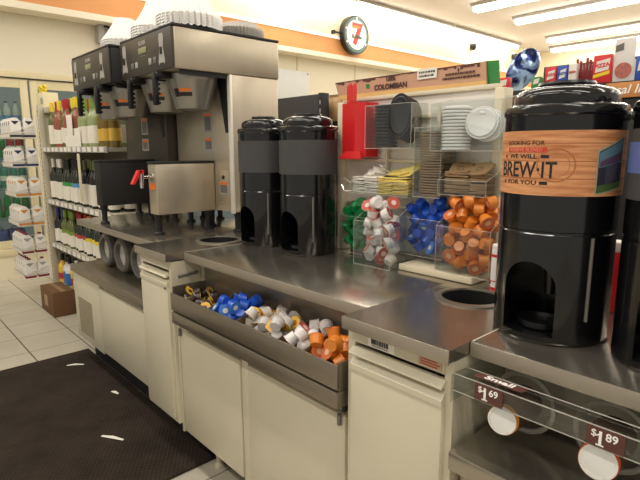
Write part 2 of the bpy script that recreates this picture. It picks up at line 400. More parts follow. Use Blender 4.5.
def trash(x0, x1, y, zb, label, stickers=False, side=None):
    t = thing('waste_cabinet', label, 'waste cabinet', ((x0+x1)/2, y+.3, 0))
    part('carcass', MB().box(x0, x0+.022, y+.001, 1.58, zb, .867).box(x1-.022, x1, y+.001, 1.58, zb, .867).box(x0+.022, x1-.022, 1.56, 1.58, zb, .867).box(x0+.022, x1-.022, y+.001, 1.56, zb, zb+.015)
         .box(x0+.022, x1-.022, y-.002, y+.03, .833, .867).box(x0+.022, x1-.022, y+.20, y+.21, .72, .867), CREAM, t)
    part('shade_board', MB().box(x0+.002, x1-.002, y+.12, y+.14, 0, zb-.001), BLACK_M, t)  # dark board added to stand for the shade underneath
    a, b = x0+.018, x1-.018
    # tilting flap with a lip
    f = MB()
    f.loft([[(q, y-.001, .820), (q, y-.015, .810), (q, y-.018, .806), (q, y-.015, .802), (q, y+.012, .812), (q, y+.014, .818)] for q in (a, b)])
    part('flap', f, CREAM, t)
    d = MB().box(a, b, y-.012, y+.006, zb+.02, .770, .005)
    d.loft([[(q, y+.006, .795), (q, y-.002, .792), (q, y-.014, .777), (q, y-.014, .763), (q, y+.006, .763)] for q in (a, b)])
    part('door', d, CREAM, t)
    if not stickers: part('lock', MB().cyl((b-.012, y-.0125, .76), (b-.012, y-.018, .76), .005), GREY, t)
    return t
t = trash(-2.098, -1.815, .872, .185, 'narrow cream waste cabinet under the left waste hole, beside the low counter')
part('rod', MB().cyl((-1.813, .90, .805), (-1.812, .985, .812), .006), GREY, t, label='thin dark metal rod on the side')
t = trash(-.845, -.540, .868, .12, 'cream waste cabinet with barcode sticker under the jutting right counter', True)
s = MB().box(-.775, -.695, .8640, .8658, .836, .862)
part('sticker', s, PAPER, t, label='white barcode sticker')
bc = MB(); x = -.765
while x < -.712:
    wv = rnd.choice((.001, .0016, .0024)); bc.box(x, x+wv, .8632, .8639, .843, .857); x += wv + rnd.choice((.001, .0018))
for k in range(9): bc.box(-.762+k*.0055, -.759+k*.0055, .8632, .8639, .8378, .8405)
part('barcode', bc, INK, t)
part('notice', MB().box(-.628, -.568, .8640, .8658, .836, .860), mat('notice_tan', (200, 176, 150), .7), t, label='tan notice sticker')
nl = MB()
for k in range(3): nl.box(-.622, -.578+.006*(k % 2), .8632, .8639, .840+k*.006, .8425+k*.006)
part('notice_lines', nl, RINK, t)

# doors behind trough
t = thing('base_cabinet', 'cream two-door base cabinet under the creamer trough', 'cabinet', (-1.33, 1.2, 0))
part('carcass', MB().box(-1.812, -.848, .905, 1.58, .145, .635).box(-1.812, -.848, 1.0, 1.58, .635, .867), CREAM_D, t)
part('shade_board', MB().box(-1.81, -.85, 1.03, 1.06, 0, .144), BLACK_M, t)  # black board in place of the shadow beneath the doors
for k, (a, b) in enumerate(((-1.795, -1.372), (-1.325, -.872))):
    d = part('door', MB().box(a, b, .885, .904, .16, .60, .006), CREAM, t)
    part('hinge', MB().cyl((b-.014, .878, .575), (b-.014, .878, .605), .006, seg=10) if k else MB().cyl((a+.014, .878, .575), (a+.014, .878, .605), .006, seg=10), GREY, d)
part('stile', MB().box(-1.368, -1.329, .890, .904, .15, .63, .003), CREAM, t)
part('side_stile', MB().box(-1.814, -1.80, .884, .904, .15, .635, .003), CREAM, t)
feet(t, (-1.70,), .985, .145)

# creamer trough
TX0, TX1, TY0, TY1 = -1.765, -.858, .84, .99
t = thing('creamer_trough', 'long open stainless steel trough of creamer cups hung before the counter', 'trough', (-1.31, .92, .66))
part('front_panel', MB().box(TX0, TX1, TY0, TY0+.008, .695, .762, .002), STEEL_E, t)
part('tray', MB().box(TX0, TX1, TY0+.0085, TY1, .690, .697).box(TX0, TX0+.007, TY0+.0085, TY1, .698, .785).box(TX1-.007, TX1, TY0+.0085, TY1, .698, .765).box(TX0, TX1, TY1, TY1+.007, .69, .866), STEEL_E, t)
part('ledge', MB().box(TX0, TX1, TY0, TY0+.06, .642, .688, .003), STEEL_E, t)
DIV = (-1.509, -1.335, -1.115, -1.000)
for x in DIV:
    part('divider', MB().hexa([(x-.002, TY0+.009, .698), (x+.002, TY0+.009, .698), (x+.002, TY1-.001, .698), (x-.002, TY1-.001, .698), (x-.002, TY0+.009, .757), (x+.002, TY0+.009, .757), (x+.002, TY1-.001, .792), (x-.002, TY1-.001, .792)]), STEEL_E, t)
part('catch', MB().box(-.885, -.872, .885, .90, .612, .64, .002), BLACK_M, t)

# ------------------------------------------------------------------ creamer cups
CUPS = {}
def creamer(kind, body, lidm, inkm, body2=None):
    o = thing('creamer_cup', 'creamer', 'creamer cup')
    part('cup', MB().lathe([(.0150, -.014), (.0162, -.015), (.0200, .009), (.0218, .0095), (.0218, .012)], seg=16), body, o)
    l = part('foil_lid', MB().lathe([(.0222, .0122), (.0222, .0130)], seg=16).box(.019, .0255, -.005, .005, .0122, .0129), lidm, o)
    part('lid_print', MB().lathe([(.009, .0131), (.009, .0134)], seg=12), inkm, l)
    CUPS[kind] = [o, False]
CB = lambda n, c: mat(n, c, .3, var=.04, coat=.1)
blue = CB('creamer_blue', (30, 82, 190)); green = CB('creamer_green', (22, 140, 74)); orng = CB('creamer_orange', (226, 134, 46))
whit = CB('creamer_white', (232, 228, 224)); greyc = CB('creamer_grey', (196, 192, 188)); dark = CB('creamer_dark', (46, 34, 28))
gold = CB('lid_gold', (228, 178, 74)); redl = CB('lid_red', (196, 92, 76)); bll = CB('lid_blue', (70, 130, 215)); orl = CB('lid_orange', (214, 112, 62)); grl = CB('lid_green', (60, 170, 110))
creamer('blue', blue, bll, WHITE); creamer('green', green, grl, green); creamer('orange', orng, orl, mat('lid_print_tan', (236, 190, 150), .5))
creamer('white', whit, redl, mat('lid_print_pink', (235, 210, 200), .5)); creamer('vanilla', greyc, gold, mat('lid_print_brown', (150, 96, 44), .5)); creamer('dark', dark, gold, dark)
creamer('plainwhite', whit, whit, whit)
def heap(kind, label, group, x0, x1, y0, y1, z, n, seed, zmax=9, slope=0, r=.0188, alt=None, lidp=None):
    rg = random.Random(seed); pts = []; c = 0
    e_ = .0232; X0, X1, Y0, Y1 = x0+e_, x1-e_, y0+e_, y1-e_
    for i in range(n):
        best = None
        for k in range(70):
            x = rg.uniform(X0, X1); y = rg.uniform(Y0, Y1); zz = z + .0215
            for (a, b, h) in pts:
                d2_ = (a-x)**2 + (b-y)**2
                if d2_ < 4*r*r: zz = max(zz, h + sqrt(4*r*r - d2_))
            sc = zz + slope*(Y1-y)
            if best is None or sc < best[0]: best = (sc, x, y, zz)
        _, x, y, zz = best
        if zz > zmax: continue
        pts.append((x, y, zz))
    for (x, y, zz) in pts:
        k = kind; lb = label; gp = group
        if alt and rg.random() < alt[3]: k, lb, gp = alt[0], alt[1], alt[2]
        src = CUPS[k]
        for _t in range(6):
            rot = (rg.uniform(-2.6, 2.6), rg.uniform(-1.2, 1.2), rg.uniform(0, 6.28))
            nv = Euler(rot).to_matrix() @ Vector((0, 0, 1))
            if nv.dot(Vector((.55, -.7, .45))) < .35 or rg.random() < (lidp or {'white': .8, 'vanilla': .75, 'orange': .4}.get(kind, .25)): break
        if not src[1]:
            o = src[0]; src[1] = True; o.location = (x, y, zz); o.rotation_euler = rot; tag(o, lb, None, gp)
        else: dup(src[0], (x, y, zz), rot, lb, gp)
a0 = TY0+.008
heap('dark', 'dark brown creamer cup with gold lid in the leftmost trough compartment', 'dark creamers in the trough', TX0+.007, DIV[0]-.002, a0, TY1, .697, 26, 1, .762)
heap('blue', 'blue creamer cup in the steel trough heap', 'blue creamers in the trough', DIV[0]+.002, DIV[1]-.002, a0, TY1, .697, 60, 2, .795)
heap('vanilla', 'grey creamer cup with a gold lid in the middle trough compartment', 'grey gold-lidded creamers in the trough', DIV[1]+.002, DIV[2]-.002, a0, TY1, .697, 74, 3, .795)
heap('white', 'white creamer cup with red lid in the steel trough heap', 'white red-lidded creamers in the trough', DIV[2]+.002, DIV[3]-.002, a0, TY1, .697, 48, 4, .795,
     alt=('plainwhite', 'plain white creamer cup in the steel trough heap', 'plain white creamers in the trough', .5))
heap('orange', 'orange creamer cup in the rightmost trough compartment', 'orange creamers in the trough', DIV[3]+.002, TX1-.007, a0, TY1, .697, 52, 5, .80)

# ------------------------------------------------------------------ condiment rack
YP = 1.455
t = thing('condiment_rack', 'cream condiment rack with slatted back standing on the steel counter', 'rack', (-1.1, 1.45, .9))
RK = mat('rack_cream', (226, 214, 186), .45, var=.03)
part('back_panel', MB().box(-1.43, -.80, YP, YP+.01, .93, 1.475), mat('rack_back', (240, 232, 222), .5, var=.05, scale=5), t)
for nm, a, b in (('left_post', -1.455, -1.425), ('right_post', -.795, -.762)):
    part(nm, MB().box(a, b, YP-.03, YP+.02, .9005, 1.475, .003), RK, t)
part('top_rail', MB().box(-1.424, -.796, YP-.010, YP+.018, 1.4755, 1.49, .003), RK, t)
for z in (1.00, 1.085, 1.165, 1.25, 1.33, 1.40):
    part('cross_rail', MB().box(-1.424, -.806, YP-.012, YP-.0005, z, z+.012, .002), RK, t)
for x in (-1.22, -1.0): part('upright', MB().box(x, x+.012, YP-.02, YP-.0125, .93, 1.44, .002), RK, t)
part('base_board', MB().box(-1.046, -.772, 1.312, YP-.032, .9015, .922, .003), RK, t)

def bin_(label, x0, x1, y0, y1, z0, z1, z1b=None, group=None, wire=False):
    t = thing('clear_bin', label, 'acrylic bin', ((x0+x1)/2, (y0+y1)/2, z0))
    th = .003; z1b = z1b or z1
    m = MB().box(x0, x1, y0, y1, z0, z0+th).box(x0, x1, y0, y0+th, z0+th, z1).box(x0, x1, y1-th, y1, z0+th, z1b)
    for x in (x0, x1-th):
        m.hexa([(x, y0+th, z0+th), (x+th, y0+th, z0+th), (x+th, y1-th, z0+th), (x, y1-th, z0+th), (x, y0+th, z1), (x+th, y0+th, z1), (x+th, y1-th, z1b), (x, y1-th, z1b)])
    part('box', m, ACRYL, t, 0)
    e = MB(); c = mat('acrylic_edge', (196, 194, 184), .3, var=.02)
    e.tube([(x0, y1, z1b), (x0, y0, z1), (x1, y0, z1), (x1, y1, z1b)], .0008, 5).tube([(x0, y0, z0), (x1, y0, z0)], .0008, 5).tube([(x0, y0, z0), (x0, y0, z1)], .0007, 5).tube([(x1, y0, z0), (x1, y0, z1)], .0007, 5)
    part('edge', e, c, t)
    return t
bin_('clear bin of green creamers, leftmost on the condiment rack', -1.405, -1.262, 1.386, 1.434, .905, 1.045, 1.10)
heap('green', 'green creamer cup in the leftmost clear bin of the rack', 'green creamers in the clear bin', -1.401, -1.266, 1.389, 1.431, .909, 24, 11, 1.10)
bin_('clear bin of white red-lidded creamers standing on the counter', -1.215, -1.052, 1.272, 1.36, .902, 1.055, 1.10)
heap('white', 'white creamer cup with red lid in the clear bin', 'white creamers in the clear bin', -1.210, -1.056, 1.277, 1.357, .906, 50, 12, 1.12)
bin_('clear bin of blue creamers in the middle of the rack', -1.088, -.915, 1.365, 1.434, .945, 1.07, 1.12)
heap('blue', 'blue creamer cup in the clear middle bin of the rack', 'blue creamers in the clear bin', -1.083, -.920, 1.369, 1.431, .949, 46, 13, 1.125)
bin_('clear bin of orange creamers, rightmost on the condiment rack', -.905, -.722, 1.316, 1.41, .924, 1.065, 1.12)
heap('orange', 'orange creamer cup in the rightmost clear bin of the rack', 'orange creamers in the clear bin', -.900, -.728, 1.321, 1.407, .928, 64, 14, 1.145)

# lid bins, lids
bin_('clear bin of black cup lids at upper left of the condiment rack', -1.235, -1.035, 1.345, 1.434, 1.300, 1.445)
bin_('clear bin of white cup lids at upper right of the condiment rack', -.945, -.715, 1.325, 1.434, 1.292, 1.432, 1.45)
def lid_proto(name, r, m, label, loc, rot):
    o = thing(name, label, 'cup lid')
    part('rim', MB().lathe_closed([(r-.004, 0), (r, 0), (r+.001, .003), (r, .007), (r-.003, .007)], (0,0,0), 32), m, o)
    part('dome', MB().lathe([(r-.0042, .001), (r-.004, .007), (r-.007, .010), (r-.010, .0095), (r-.012, .0085)], (0,0,0), 32, True), m, o)
    part('sip_tab', MB().box(-.006, .006, r-.022, r-.013, .0088, .0105, .001), m, o)
    o.location = loc; o.rotation_euler = rot; return o
LW = mat('lid_white', (240, 238, 234), .35, var=.01); LB = mat('lid_black', (32, 32, 34), .35, var=.05)
p = lid_proto('cup_cover', .043, LW, 'white cup lid, first from the bottom of the white stack', (-.892, 1.385, 1.2955), (0, 0, 0))
N = 13
for k in range(1, N):
    dup(p, (-.892, 1.385, 1.2955+k*.0100), (0, 0, k*.3), 'white cup lid, %s from the bottom of the white stack' % ORD[k], 'white lids in the stack')
p['group'] = 'white lids in the stack'
dup(p, (-.800, 1.375, 1.372), (radians(78), 0, radians(12)), 'white cup lid standing upright, facing out, right of the white stack', scale=(1.12,)*3)['group'] = 'white lid upright'
dup(p, (-.790, 1.392, 1.365), (radians(78), 0, radians(12)), 'white cup lid standing upright behind the front upright white lid', scale=(1.12,)*3)['group'] = 'white lid upright'
q = lid_proto('cup_cover', .040, LB, 'black cup lid, first from the bottom of the black stack', (-1.178, 1.392, 1.304), (0, 0, 0)); q['group'] = 'black lids in the stack'
for k in range(1, 13):
    dup(q, (-1.178, 1.392, 1.304+k*.0112), (0, 0, k*.3), 'black cup lid, %s from the bottom of the black stack' % ORD[k], 'black lids in the stack')
for k in range(5):
    dup(q, (-1.094+.001*k, 1.362+.013*k, 1.398+.004*(2-k)), (radians(84), 0, radians(18)), 'black cup lid standing on edge, %s from the front' % ORD[k], 'black lids on edge', (1.0, 1.8, 1.0))

# sleeves
bin_('clear narrow rack tray holding the tall stack of kraft sleeves', -1.024, -.922, 1.35, 1.434, 1.145, 1.365)
def sleeve(label, loc, rot, group):
    m = MB(); n = 10; W, D = .044, .030
    pts = [(-W, -D), (-W*.5, -D-.008), (0, -D-.010), (W*.5, -D-.008), (W, -D), (W, D*.8), (W*.5, D), (0, D+.002), (-W*.5, D), (-W, D*.8)]
    m.loft([[(x, y, 0) for x, y in pts], [(x*1.02, y*1.02, .003) for x, y in pts], [(x, y, .0055) for x, y in pts]])
    o = single('cup_sleeve', m, KRAFT, label, 'cup sleeve', group=group); o.location = loc; o.rotation_euler = rot; return o
sl = sleeve('kraft cup sleeve, first from the bottom of the tall middle stack', (-.972, 1.402, 1.149), (0, 0, 0), 'sleeves in the tall stack')
for k in range(1, 24):
    dup(sl, (-.972+rnd.uniform(-.002, .002), 1.402, 1.149+k*.0086), (rnd.uniform(-.03, .03), 0, rnd.uniform(-.03, .03)), 'kraft cup sleeve, %s from the bottom of the tall middle stack' % ORD[k])
bin_('clear low bin holding the loose kraft sleeves', -.918, -.755, 1.335, 1.434, 1.160, 1.205, 1.24)
for k in range(10):
    o = dup(sl, (-.866, 1.388, 1.165+k*.0068), (rnd.uniform(-.05, .05), rnd.uniform(-.04, .04), rnd.uniform(-.12, .12)), 'flat kraft cup sleeve, %s from the bottom of the left loose pile' % ORD[k], 'sleeves in the left loose pile')
for k in range(9):
    o = dup(sl, (-.800, 1.392, 1.165+k*.0068), (rnd.uniform(-.05, .05), rnd.uniform(-.04, .04), rnd.uniform(-.1, .1)), 'flat kraft cup sleeve, %s from the bottom of the right loose pile' % ORD[k], 'sleeves in the right loose pile', (.62, 1, 1))
# printed marks on two top sleeves
for k, (x, y, a) in enumerate(((-.868, 1.385, .3), (-.80, 1.385, -.1))):
    o = dup(sl, (x, y, 1.238), (radians(28), 0, a), ['kraft sleeve with dark print tilted up on the left loose pile', 'kraft sleeve with dark print tilted up on the right loose pile'][k], 'printed sleeves', (.75, 1, 1))
    part('print', MB().ring((0, -.008, .0058), .010, .0125, .0005, 20), KRAFT_D, o, local=True)

# sugar packets
bin_('clear low bin of white and yellow sweetener packets', -1.293, -1.035, 1.335, 1.434, 1.142, 1.185, 1.22)
part_wire = MB().tube([(-1.296, 1.345, 1.15), (-1.32, 1.33, 1.148), (-1.335, 1.33, 1.17), (-1.325, 1.33, 1.195), (-1.30, 1.345, 1.178)], .0025, 6)
single('wire_hook', part_wire, CHROME, 'bent white wire hook at the left end of the packet bin', 'hook', (-1.31, 1.335, 1.148))
def packet(label, loc, rot, m, group):
    b = MB().box(-.030, .030, -.020, .020, 0, .0034, .0012)
    o = single('sweetener_packet', b, m, label, 'sweetener packet', group=group); o.location = loc; o.rotation_euler = rot; return o
sw = packet('white sweetener packet, first from the front in the left bin', (-1.235, 1.36, 1.170), (radians(80), 0, 0), PAPER, 'white packets in the bin')
sy = packet('yellow sweetener packet, first from the front in the bin', (-1.115, 1.36, 1.172), (radians(80), 0, 0), YELLOW, 'yellow packets in the bin')
CNT = [1, 1]
for col, (xs, src, nm) in enumerate((((-1.262, -1.205), sw, 'white'), ((-1.14, -1.075), sy, 'yellow'))):
    for side, x in enumerate(xs):
        for k in range(11):
            dup(src, (x+rnd.uniform(-.003, .003), 1.362+.002*(k % 2), 1.1465+k*.0052), (rnd.uniform(-.06, .06), rnd.uniform(-.07, .07), rnd.uniform(-.12, .12)), '%s sweetener packet lying flat, %s from the bottom of the %s pile' % (nm, ORD[k], ['left', 'right'][side]), nm+' packets piled '+['left', 'right'][side])
sw.location = (-1.225, 1.405, 1.205); sw.rotation_euler = (radians(20), radians(6), .2); sw['label'] = 'white sweetener packet tilted on top of the white piles'
sy.location = (-1.09, 1.405, 1.212); sy.rotation_euler = (radians(24), radians(-8), -.2); sy['label'] = 'yellow sweetener packet tilted on top of the yellow piles'
for k in range(4):
    dup(sw, (-1.255+.02*k, 1.40+.006*k, 1.211+.004*k), (radians(30), .2*(k-1), .5*k), 'white sweetener packet loose on top of white piles, %s from the left' % ORD[k], 'loose white packets')
    dup(sy, (-1.145+.026*k, 1.41+.004*k, 1.214+.0065*k), (radians(24), -.15*k, .3*k), 'yellow sweetener packet loose on top of yellow piles, %s from the left' % ORD[k], 'loose yellow packets')

# red stirrer holder
t = thing('stirrer_holder', 'red plastic open-topped stirrer holder at the left of the rack', 'stirrer holder', (-1.33, 1.38, 1.268))
m = MB(); pr = [(-1.395, 1.40), (-1.375, 1.372), (-1.33, 1.366), (-1.292, 1.352), (-1.255, 1.372), (-1.25, 1.432), (-1.395, 1.432)]
inn = [(-1.391, 1.402), (-1.373, 1.376), (-1.33, 1.370), (-1.292, 1.357), (-1.259, 1.375), (-1.254, 1.428), (-1.391, 1.428)]
m.loft([[(x*1+.0, y, 1.27) for x, y in pr], [(x, y, 1.462) for x, y in pr], [(x, y, 1.462) for x, y in inn], [(x, y, 1.275) for x, y in inn]])
part('holder', m, RED, t, 25)
part('chute_lip', MB().box(-1.36, -1.25, 1.340, 1.3515, 1.262, 1.268, .002).hexa([(-1.36, 1.34, 1.268), (-1.25, 1.34, 1.268), (-1.25, 1.3515, 1.268), (-1.36, 1.3515, 1.268), (-1.33, 1.345, 1.29), (-1.26, 1.345, 1.29), (-1.26, 1.3515, 1.29), (-1.33, 1.3515, 1.29)]), RED, t)
for k in range(6):
    single('stirrer', MB().box(-1.388+k*.0085, -1.3825+k*.0085, 1.408, 1.412, 1.278, 1.532+.004*(k % 3), .001), RED, 'red stirrer stick in the red holder, %s from the left' % ORD[k], 'stirrer', (-1.385+k*.0085, 1.41, 1.278), 'red stirrers')

# leaning coffee sign
t = thing('coffee_sign', 'long brown coffee sign leaning along the top of the rack', 'sign', (-1.18, 1.475, 1.49))
SG = mat('sign_rose', (196, 150, 122), .6, var=.05, scale=20)
xl, xr, y = -1.525, -.862, 1.476
part('board', MB().hexa([(xl+.03, y, 1.492), (xr+.012, y, 1.488), (xr+.012, y+.006, 1.488), (xl+.03, y+.006, 1.492), (xl, y+.004, 1.560), (xr, y+.004, 1.563), (xr, y+.01, 1.563), (xl, y+.01, 1.560)]), SG, t)
part('gold_band', MB().hexa([(xl+.032, y-.001, 1.4925), (xr+.011, y-.001, 1.4885), (xr+.011, y, 1.4885), (xl+.032, y, 1.4925), (xl+.022, y-.0001, 1.508), (xr+.008, y-.0001, 1.506), (xr+.008, y+.0009, 1.506), (xl+.022, y+.0009, 1.508)]), mat('sign_gold', (220, 178, 110), .6, var=.05), t)
dr = MB(); x = xl+.004
while x < xr-.02:
    wv = rnd.uniform(.008, .025); hh = rnd.choice((.003, .005, .010, .014)); zt = 1.560+(x-xl)/(xr-xl)*.003
    dr.box(x, x+wv, y+.0025-.001*0, y+.0033, zt-hh, zt-.0002); x += wv
part('drip_edge', dr, mat('sign_drips', (92, 54, 44), .6), t, 0)
tx = MB(); tx.merge(text_bm('100%', .021, bold=.0005), T(-1.235, y+.0003, 1.5475) @ FRONT); tx.merge(text_bm('COLOMBIAN', .026, bold=.0008), T(-1.235, y-.0008, 1.5215) @ FRONT)
part('lettering', tx, mat('sign_text', (74, 44, 36), .6), t, 0)
part('emblem', MB().cyl((-1.345, y+.0015, 1.532), (-1.345, y-.0012, 1.532), .0085, seg=20), GREENM, t)
part('sticker', MB().box(-1.115, -1.035, y-.0018, y-.0002, 1.532, 1.566), PAPER, t)
sl_ = MB()
for k in range(2):
    x = -1.107
    while x < -1.045:
        wv = rnd.uniform(.003, .010); sl_.box(x, x+wv, y-.0026, y-.0019, 1.539+k*.012, 1.545+k*.012); x += wv+.003
part('sticker_print', sl_, INK, t, 0)
ln = MB()
for k in range(2):
    x = -1.012+.01*k
    while x < -.885-.008*k:
        wv = rnd.uniform(.004, .012); ln.box(x, x+wv, y-.0012, y-.0002, 1.521+k*.013, 1.527+k*.013); x += wv+.0025
ln.box(-.957, -.952, y+.0002, y+.0012, 1.543, 1.553)
part('small_print', ln, mat('sign_text', (74, 44, 36)), t, 0)
single('promotion_card', MB().hexa([(-.878, 1.486, 1.478), (-.812, 1.486, 1.476), (-.812, 1.49, 1.476), (-.868, 1.49, 1.478), (-.872, 1.488, 1.566), (-.822, 1.488, 1.563), (-.822, 1.492, 1.563), (-.872, 1.492, 1.566)]), GREENM, 'green card standing behind the right end of the brown sign', 'card', (-.84, 1.488, 1.476))

# creamer canister
t = thing('creamer_canister', 'slim white and red canister standing beside the orange creamer bin', 'canister', (-.690, 1.312, .90))
part('body', MB().lathe([(.0185, 0), (.020, .001), (.020, .118), (.018, .12)], (-.690, 1.312, .9005), 24), WHITE, t)
for za, zb_ in ((.004, .014), (.03, .033), (.1, .108)): part('red_band', MB().lathe_closed([(.0201, za), (.0205, za), (.0205, zb_), (.0201, zb_)], (-.690, 1.312, .9005), 24), RED, t)
part('cap', MB().lathe([(.019, .12), (.019, .132), (.016, .135)], (-.690, 1.312, .9007), 24), WHITE, t)
bc = MB(); 
for k in range(7):
    a = -1.2 + k*.09; bc.box(-.690+.0204*sin(a)-.0006, -.690+.0204*sin(a)+.0006, 1.312-.0204*cos(a)-.0006, 1.312-.0204*cos(a), .923, .929)
part('barcode', bc, INK, t, 0)

# ------------------------------------------------------------------ coffee urns
def bool_diff(mb, cut, name, m):
    a = bpy.data.objects.new('a', mb.mesh('a', m, smooth=0)); c = bpy.data.objects.new('c', cut.mesh('c', m, smooth=0)); COL.objects.link(a); COL.objects.link(c)
    md = a.modifiers.new('b', 'BOOLEAN'); md.operation = 'DIFFERENCE'; md.object = c; md.solver = 'EXACT'
    dg = bpy.context.evaluated_depsgraph_get(); me = bpy.data.meshes.new_from_object(a.evaluated_get(dg))
    bpy.data.objects.remove(a); bpy.data.objects.remove(c)
    out = MB(); tb = bmesh.new(); tb.from_mesh(me); out.merge(tb); return out
def urn(cx, cy, r, band, label, zs=1.0, print_=False, band2=None):
    Z = lambda z: .9005 + (z-.9)*zs
    t = thing('coffee_urn', label, 'coffee urn', (cx, cy, .9))
    body = MB().lathe([(r*.97, Z(.9)), (r, Z(.906)), (r, Z(1.128)), (r*.985, Z(1.130)), (r*.985, Z(1.134)), (r, Z(1.136)), (r, Z(1.362))], (cx, cy, 0), 96)
    hw = r*.46; arch = [(cx-hw, Z(.918)), (cx+hw, Z(.918))] + [(cx+hw*cos(a*pi/16), Z(1.015)+hw*1.05*sin(a*pi/16)) for a in range(17)]
    cut = MB().prism(arch, cy-r-.03, cy+r*.25)
    part('body', bool_diff(body, cut, 'body', BLACK_G), BLACK_G, t, 30)
    part('collar', MB().lathe([(r*1.0, Z(1.3625)), (r*1.025, Z(1.3655)), (r*1.03, Z(1.372)), (r*1.005, Z(1.381)), (r*.95, Z(1.3855)), (r*.86, Z(1.386))], (cx, cy, 0), 64), BLACK_G, t)
    part('lid', MB().lathe([(r*.865, Z(1.3865)), (r*.86, Z(1.402)), (r*.835, Z(1.409)), (r*.74, Z(1.4165)), (r*.56, Z(1.4225)), (r*.2, Z(1.425))], (cx, cy, 0), 64), BLACK_G, t)
    part('lid_grip', MB().lathe([(r*.46, Z(1.4245)), (r*.48, Z(1.427)), (r*.46, Z(1.432)), (r*.15, Z(1.433))], (cx, cy, 0), 40), BLACK, t)
    part('band', MB().lathe_closed([(r*1.001, Z(1.207)), (r*1.018, Z(1.207)), (r*1.018, Z(1.333)), (r*1.001, Z(1.333))], (cx, cy, 0), 96), band, t)
    part('spout', MB().cyl((cx+.01, cy-r*.25, Z(1.045)), (cx+.01, cy-r*.25, Z(.99)), .014, .010, 14).box(cx-.004, cx+.024, cy-r*.45, cy-r*.2, Z(1.045), Z(1.06), .003), BLACK, t)
    part('drip_tray', MB().lathe([(hw*.78, Z(.9185)), (hw*.86, Z(.922)), (hw*.86, Z(.934)), (hw*.78, Z(.934)), (hw*.74, Z(.926))], (cx, cy-r*.35, 0), 30), BLACK, t)
    a = radians(58); ex, ey = cx + r*1.004*sin(a), cy - r*1.004*cos(a)
    part('sight_gauge', MB().cyl((ex, ey, Z(.955)), (ex, ey, Z(1.125)), .0035, seg=8), GREY, t)
    # bail handle folded back over the collar
    h = [(cx + r*1.02*cos(q), cy + r*1.02*sin(q), Z(1.362)+.022*zs*sin(q)) for q in [pi*i/20 for i in range(21)]]
    part('bail_handle', MB().tube(h, .006*zs, 8), BLACK, t)
    for s in (-1, 1): part('handle_pivot', MB().cyl((cx+s*r*1.0, cy, Z(1.36)), (cx+s*r*1.06, cy, Z(1.36)), .009*zs, seg=14), BLACK, t)
    def wrap(tb, ang, z, rr, parent, nm, m):     # bend a flat XY bmesh around the urn
        out = MB()
        for v in tb.verts:
            a_ = ang + v.co.x/rr; d = rr + v.co.z
            v.co = Vector((cx + d*sin(a_), cy - d*cos(a_), z + v.co.y))
        out.merge(tb); return part(nm, out, m, parent, 0)
    R = r*1.0185
    def strip(w_, h_, n=14):
        tb = bmesh.new(); vs = []
        for i in range(n+1):
            x = -w_/2 + w_*i/n; vs.append((tb.verts.new((x, -h_/2, .0003)), tb.verts.new((x, h_/2, .0003))))
        for a_, b_ in zip(vs, vs[1:]): tb.faces.new((a_[0], b_[0], b_[1], a_[1]))
        return tb
    if print_:
        bd = [c for c in t.children if c.name.startswith('band')][0]
        A = -.24
        wrap(text_bm('LOOKING FOR', .0125, sx=1.05), A, 1.3095, R, bd, 'small_lettering', INK)
        wrap(strip(.092, .010), A+.03, 1.2965, R, bd, 'red_banner', RINK)
        wrap(text_bm('RESERVE BLEND?', .0105, .0006, sx=.98), A+.02, 1.2965, R+.0002, bd, 'banner_lettering', mat('banner_ink', (236, 150, 120), .7))
        wrap(text_bm('WE WILL', .0122, bold=.0002, sx=1.35), A-.02, 1.2835, R, bd, 'small_lettering', INK)
        wrap(text_bm('BREW\u00b7IT', .044, sx=.80, bold=.0006), A+.015, 1.2562, R, bd, 'large_lettering', INK)
        wrap(text_bm('FOR YOU', .0122, bold=.0002, sx=1.35), A-.02, 1.2320, R, bd, 'small_lettering', INK)
        for z_ in (1.2835, 1.2320):
            for s_, o_ in ((-.050, .006), (.046, .015)):
                wrap(strip(o_, .0062), A+s_/R, z_, R, bd, 'ornament', INK)
        # faded cup-ring stamp
        tb = bmesh.new(); n = 40
        for rr0, rr1 in ((.030, .0325), (.022, .023)):
            vs = [(tb.verts.new((rr0*1.1*cos(2*pi*i/n), rr0*sin(2*pi*i/n), .0003)), tb.verts.new((rr1*1.1*cos(2*pi*i/n), rr1*sin(2*pi*i/n), .0003))) for i in range(n)]
            for i in range(n): j = (i+1) % n; tb.faces.new((vs[i][0], vs[j][0], vs[j][1], vs[i][1]))
        wrap(tb, .32, 1.267, R, bd, 'stamp', mat('stamp_ink', (178, 108, 62), .7))
        def quadstrip(zs0, zs1, w_, n=10):
            tb = bmesh.new(); vs = []
            for i in range(n+1):
                f = i/n; x = -w_/2 + w_*f
                vs.append((tb.verts.new((x, zs0[0]+(zs0[1]-zs0[0])*f, .0004)), tb.verts.new((x, zs1[0]+(zs1[1]-zs1[0])*f, .0004))))
            for a_, b_ in zip(vs, vs[1:]): tb.faces.new((a_[0], b_[0], b_[1], a_[1]))
            return tb
        pic = wrap(quadstrip((-.054, -.041), (.032, .060), .070), 1.24, 1.264, R, bd, 'picture', mat('picture_border', (172, 172, 142), .6))
        for (z0, z1, w_, dz, m_) in (((-.0505, -.0385), (.0290, .0560), .064, .0002, mat('picture_night', (46, 44, 60), .6)), ((-.002, .010), (.0270, .0540), .062, .0004, mat('picture_sky', (96, 130, 146), .6)),
                                     ((.000, .012), (.010, .032), .058, .0006, mat('picture_roof', (92, 66, 96), .6)), ((-.0505, -.0385), (-.036, -.026), .062, .0004, mat('picture_grass', (74, 104, 56), .6)),
                                     ((-.034, -.024), (-.001, .010), .030, .0006, mat('picture_house', (74, 72, 92), .6))):
            wrap(quadstrip(z0, z1, w_), 1.24, 1.264, R+dz, pic, 'picture_patch', m_)
        pts = MB()
    else:
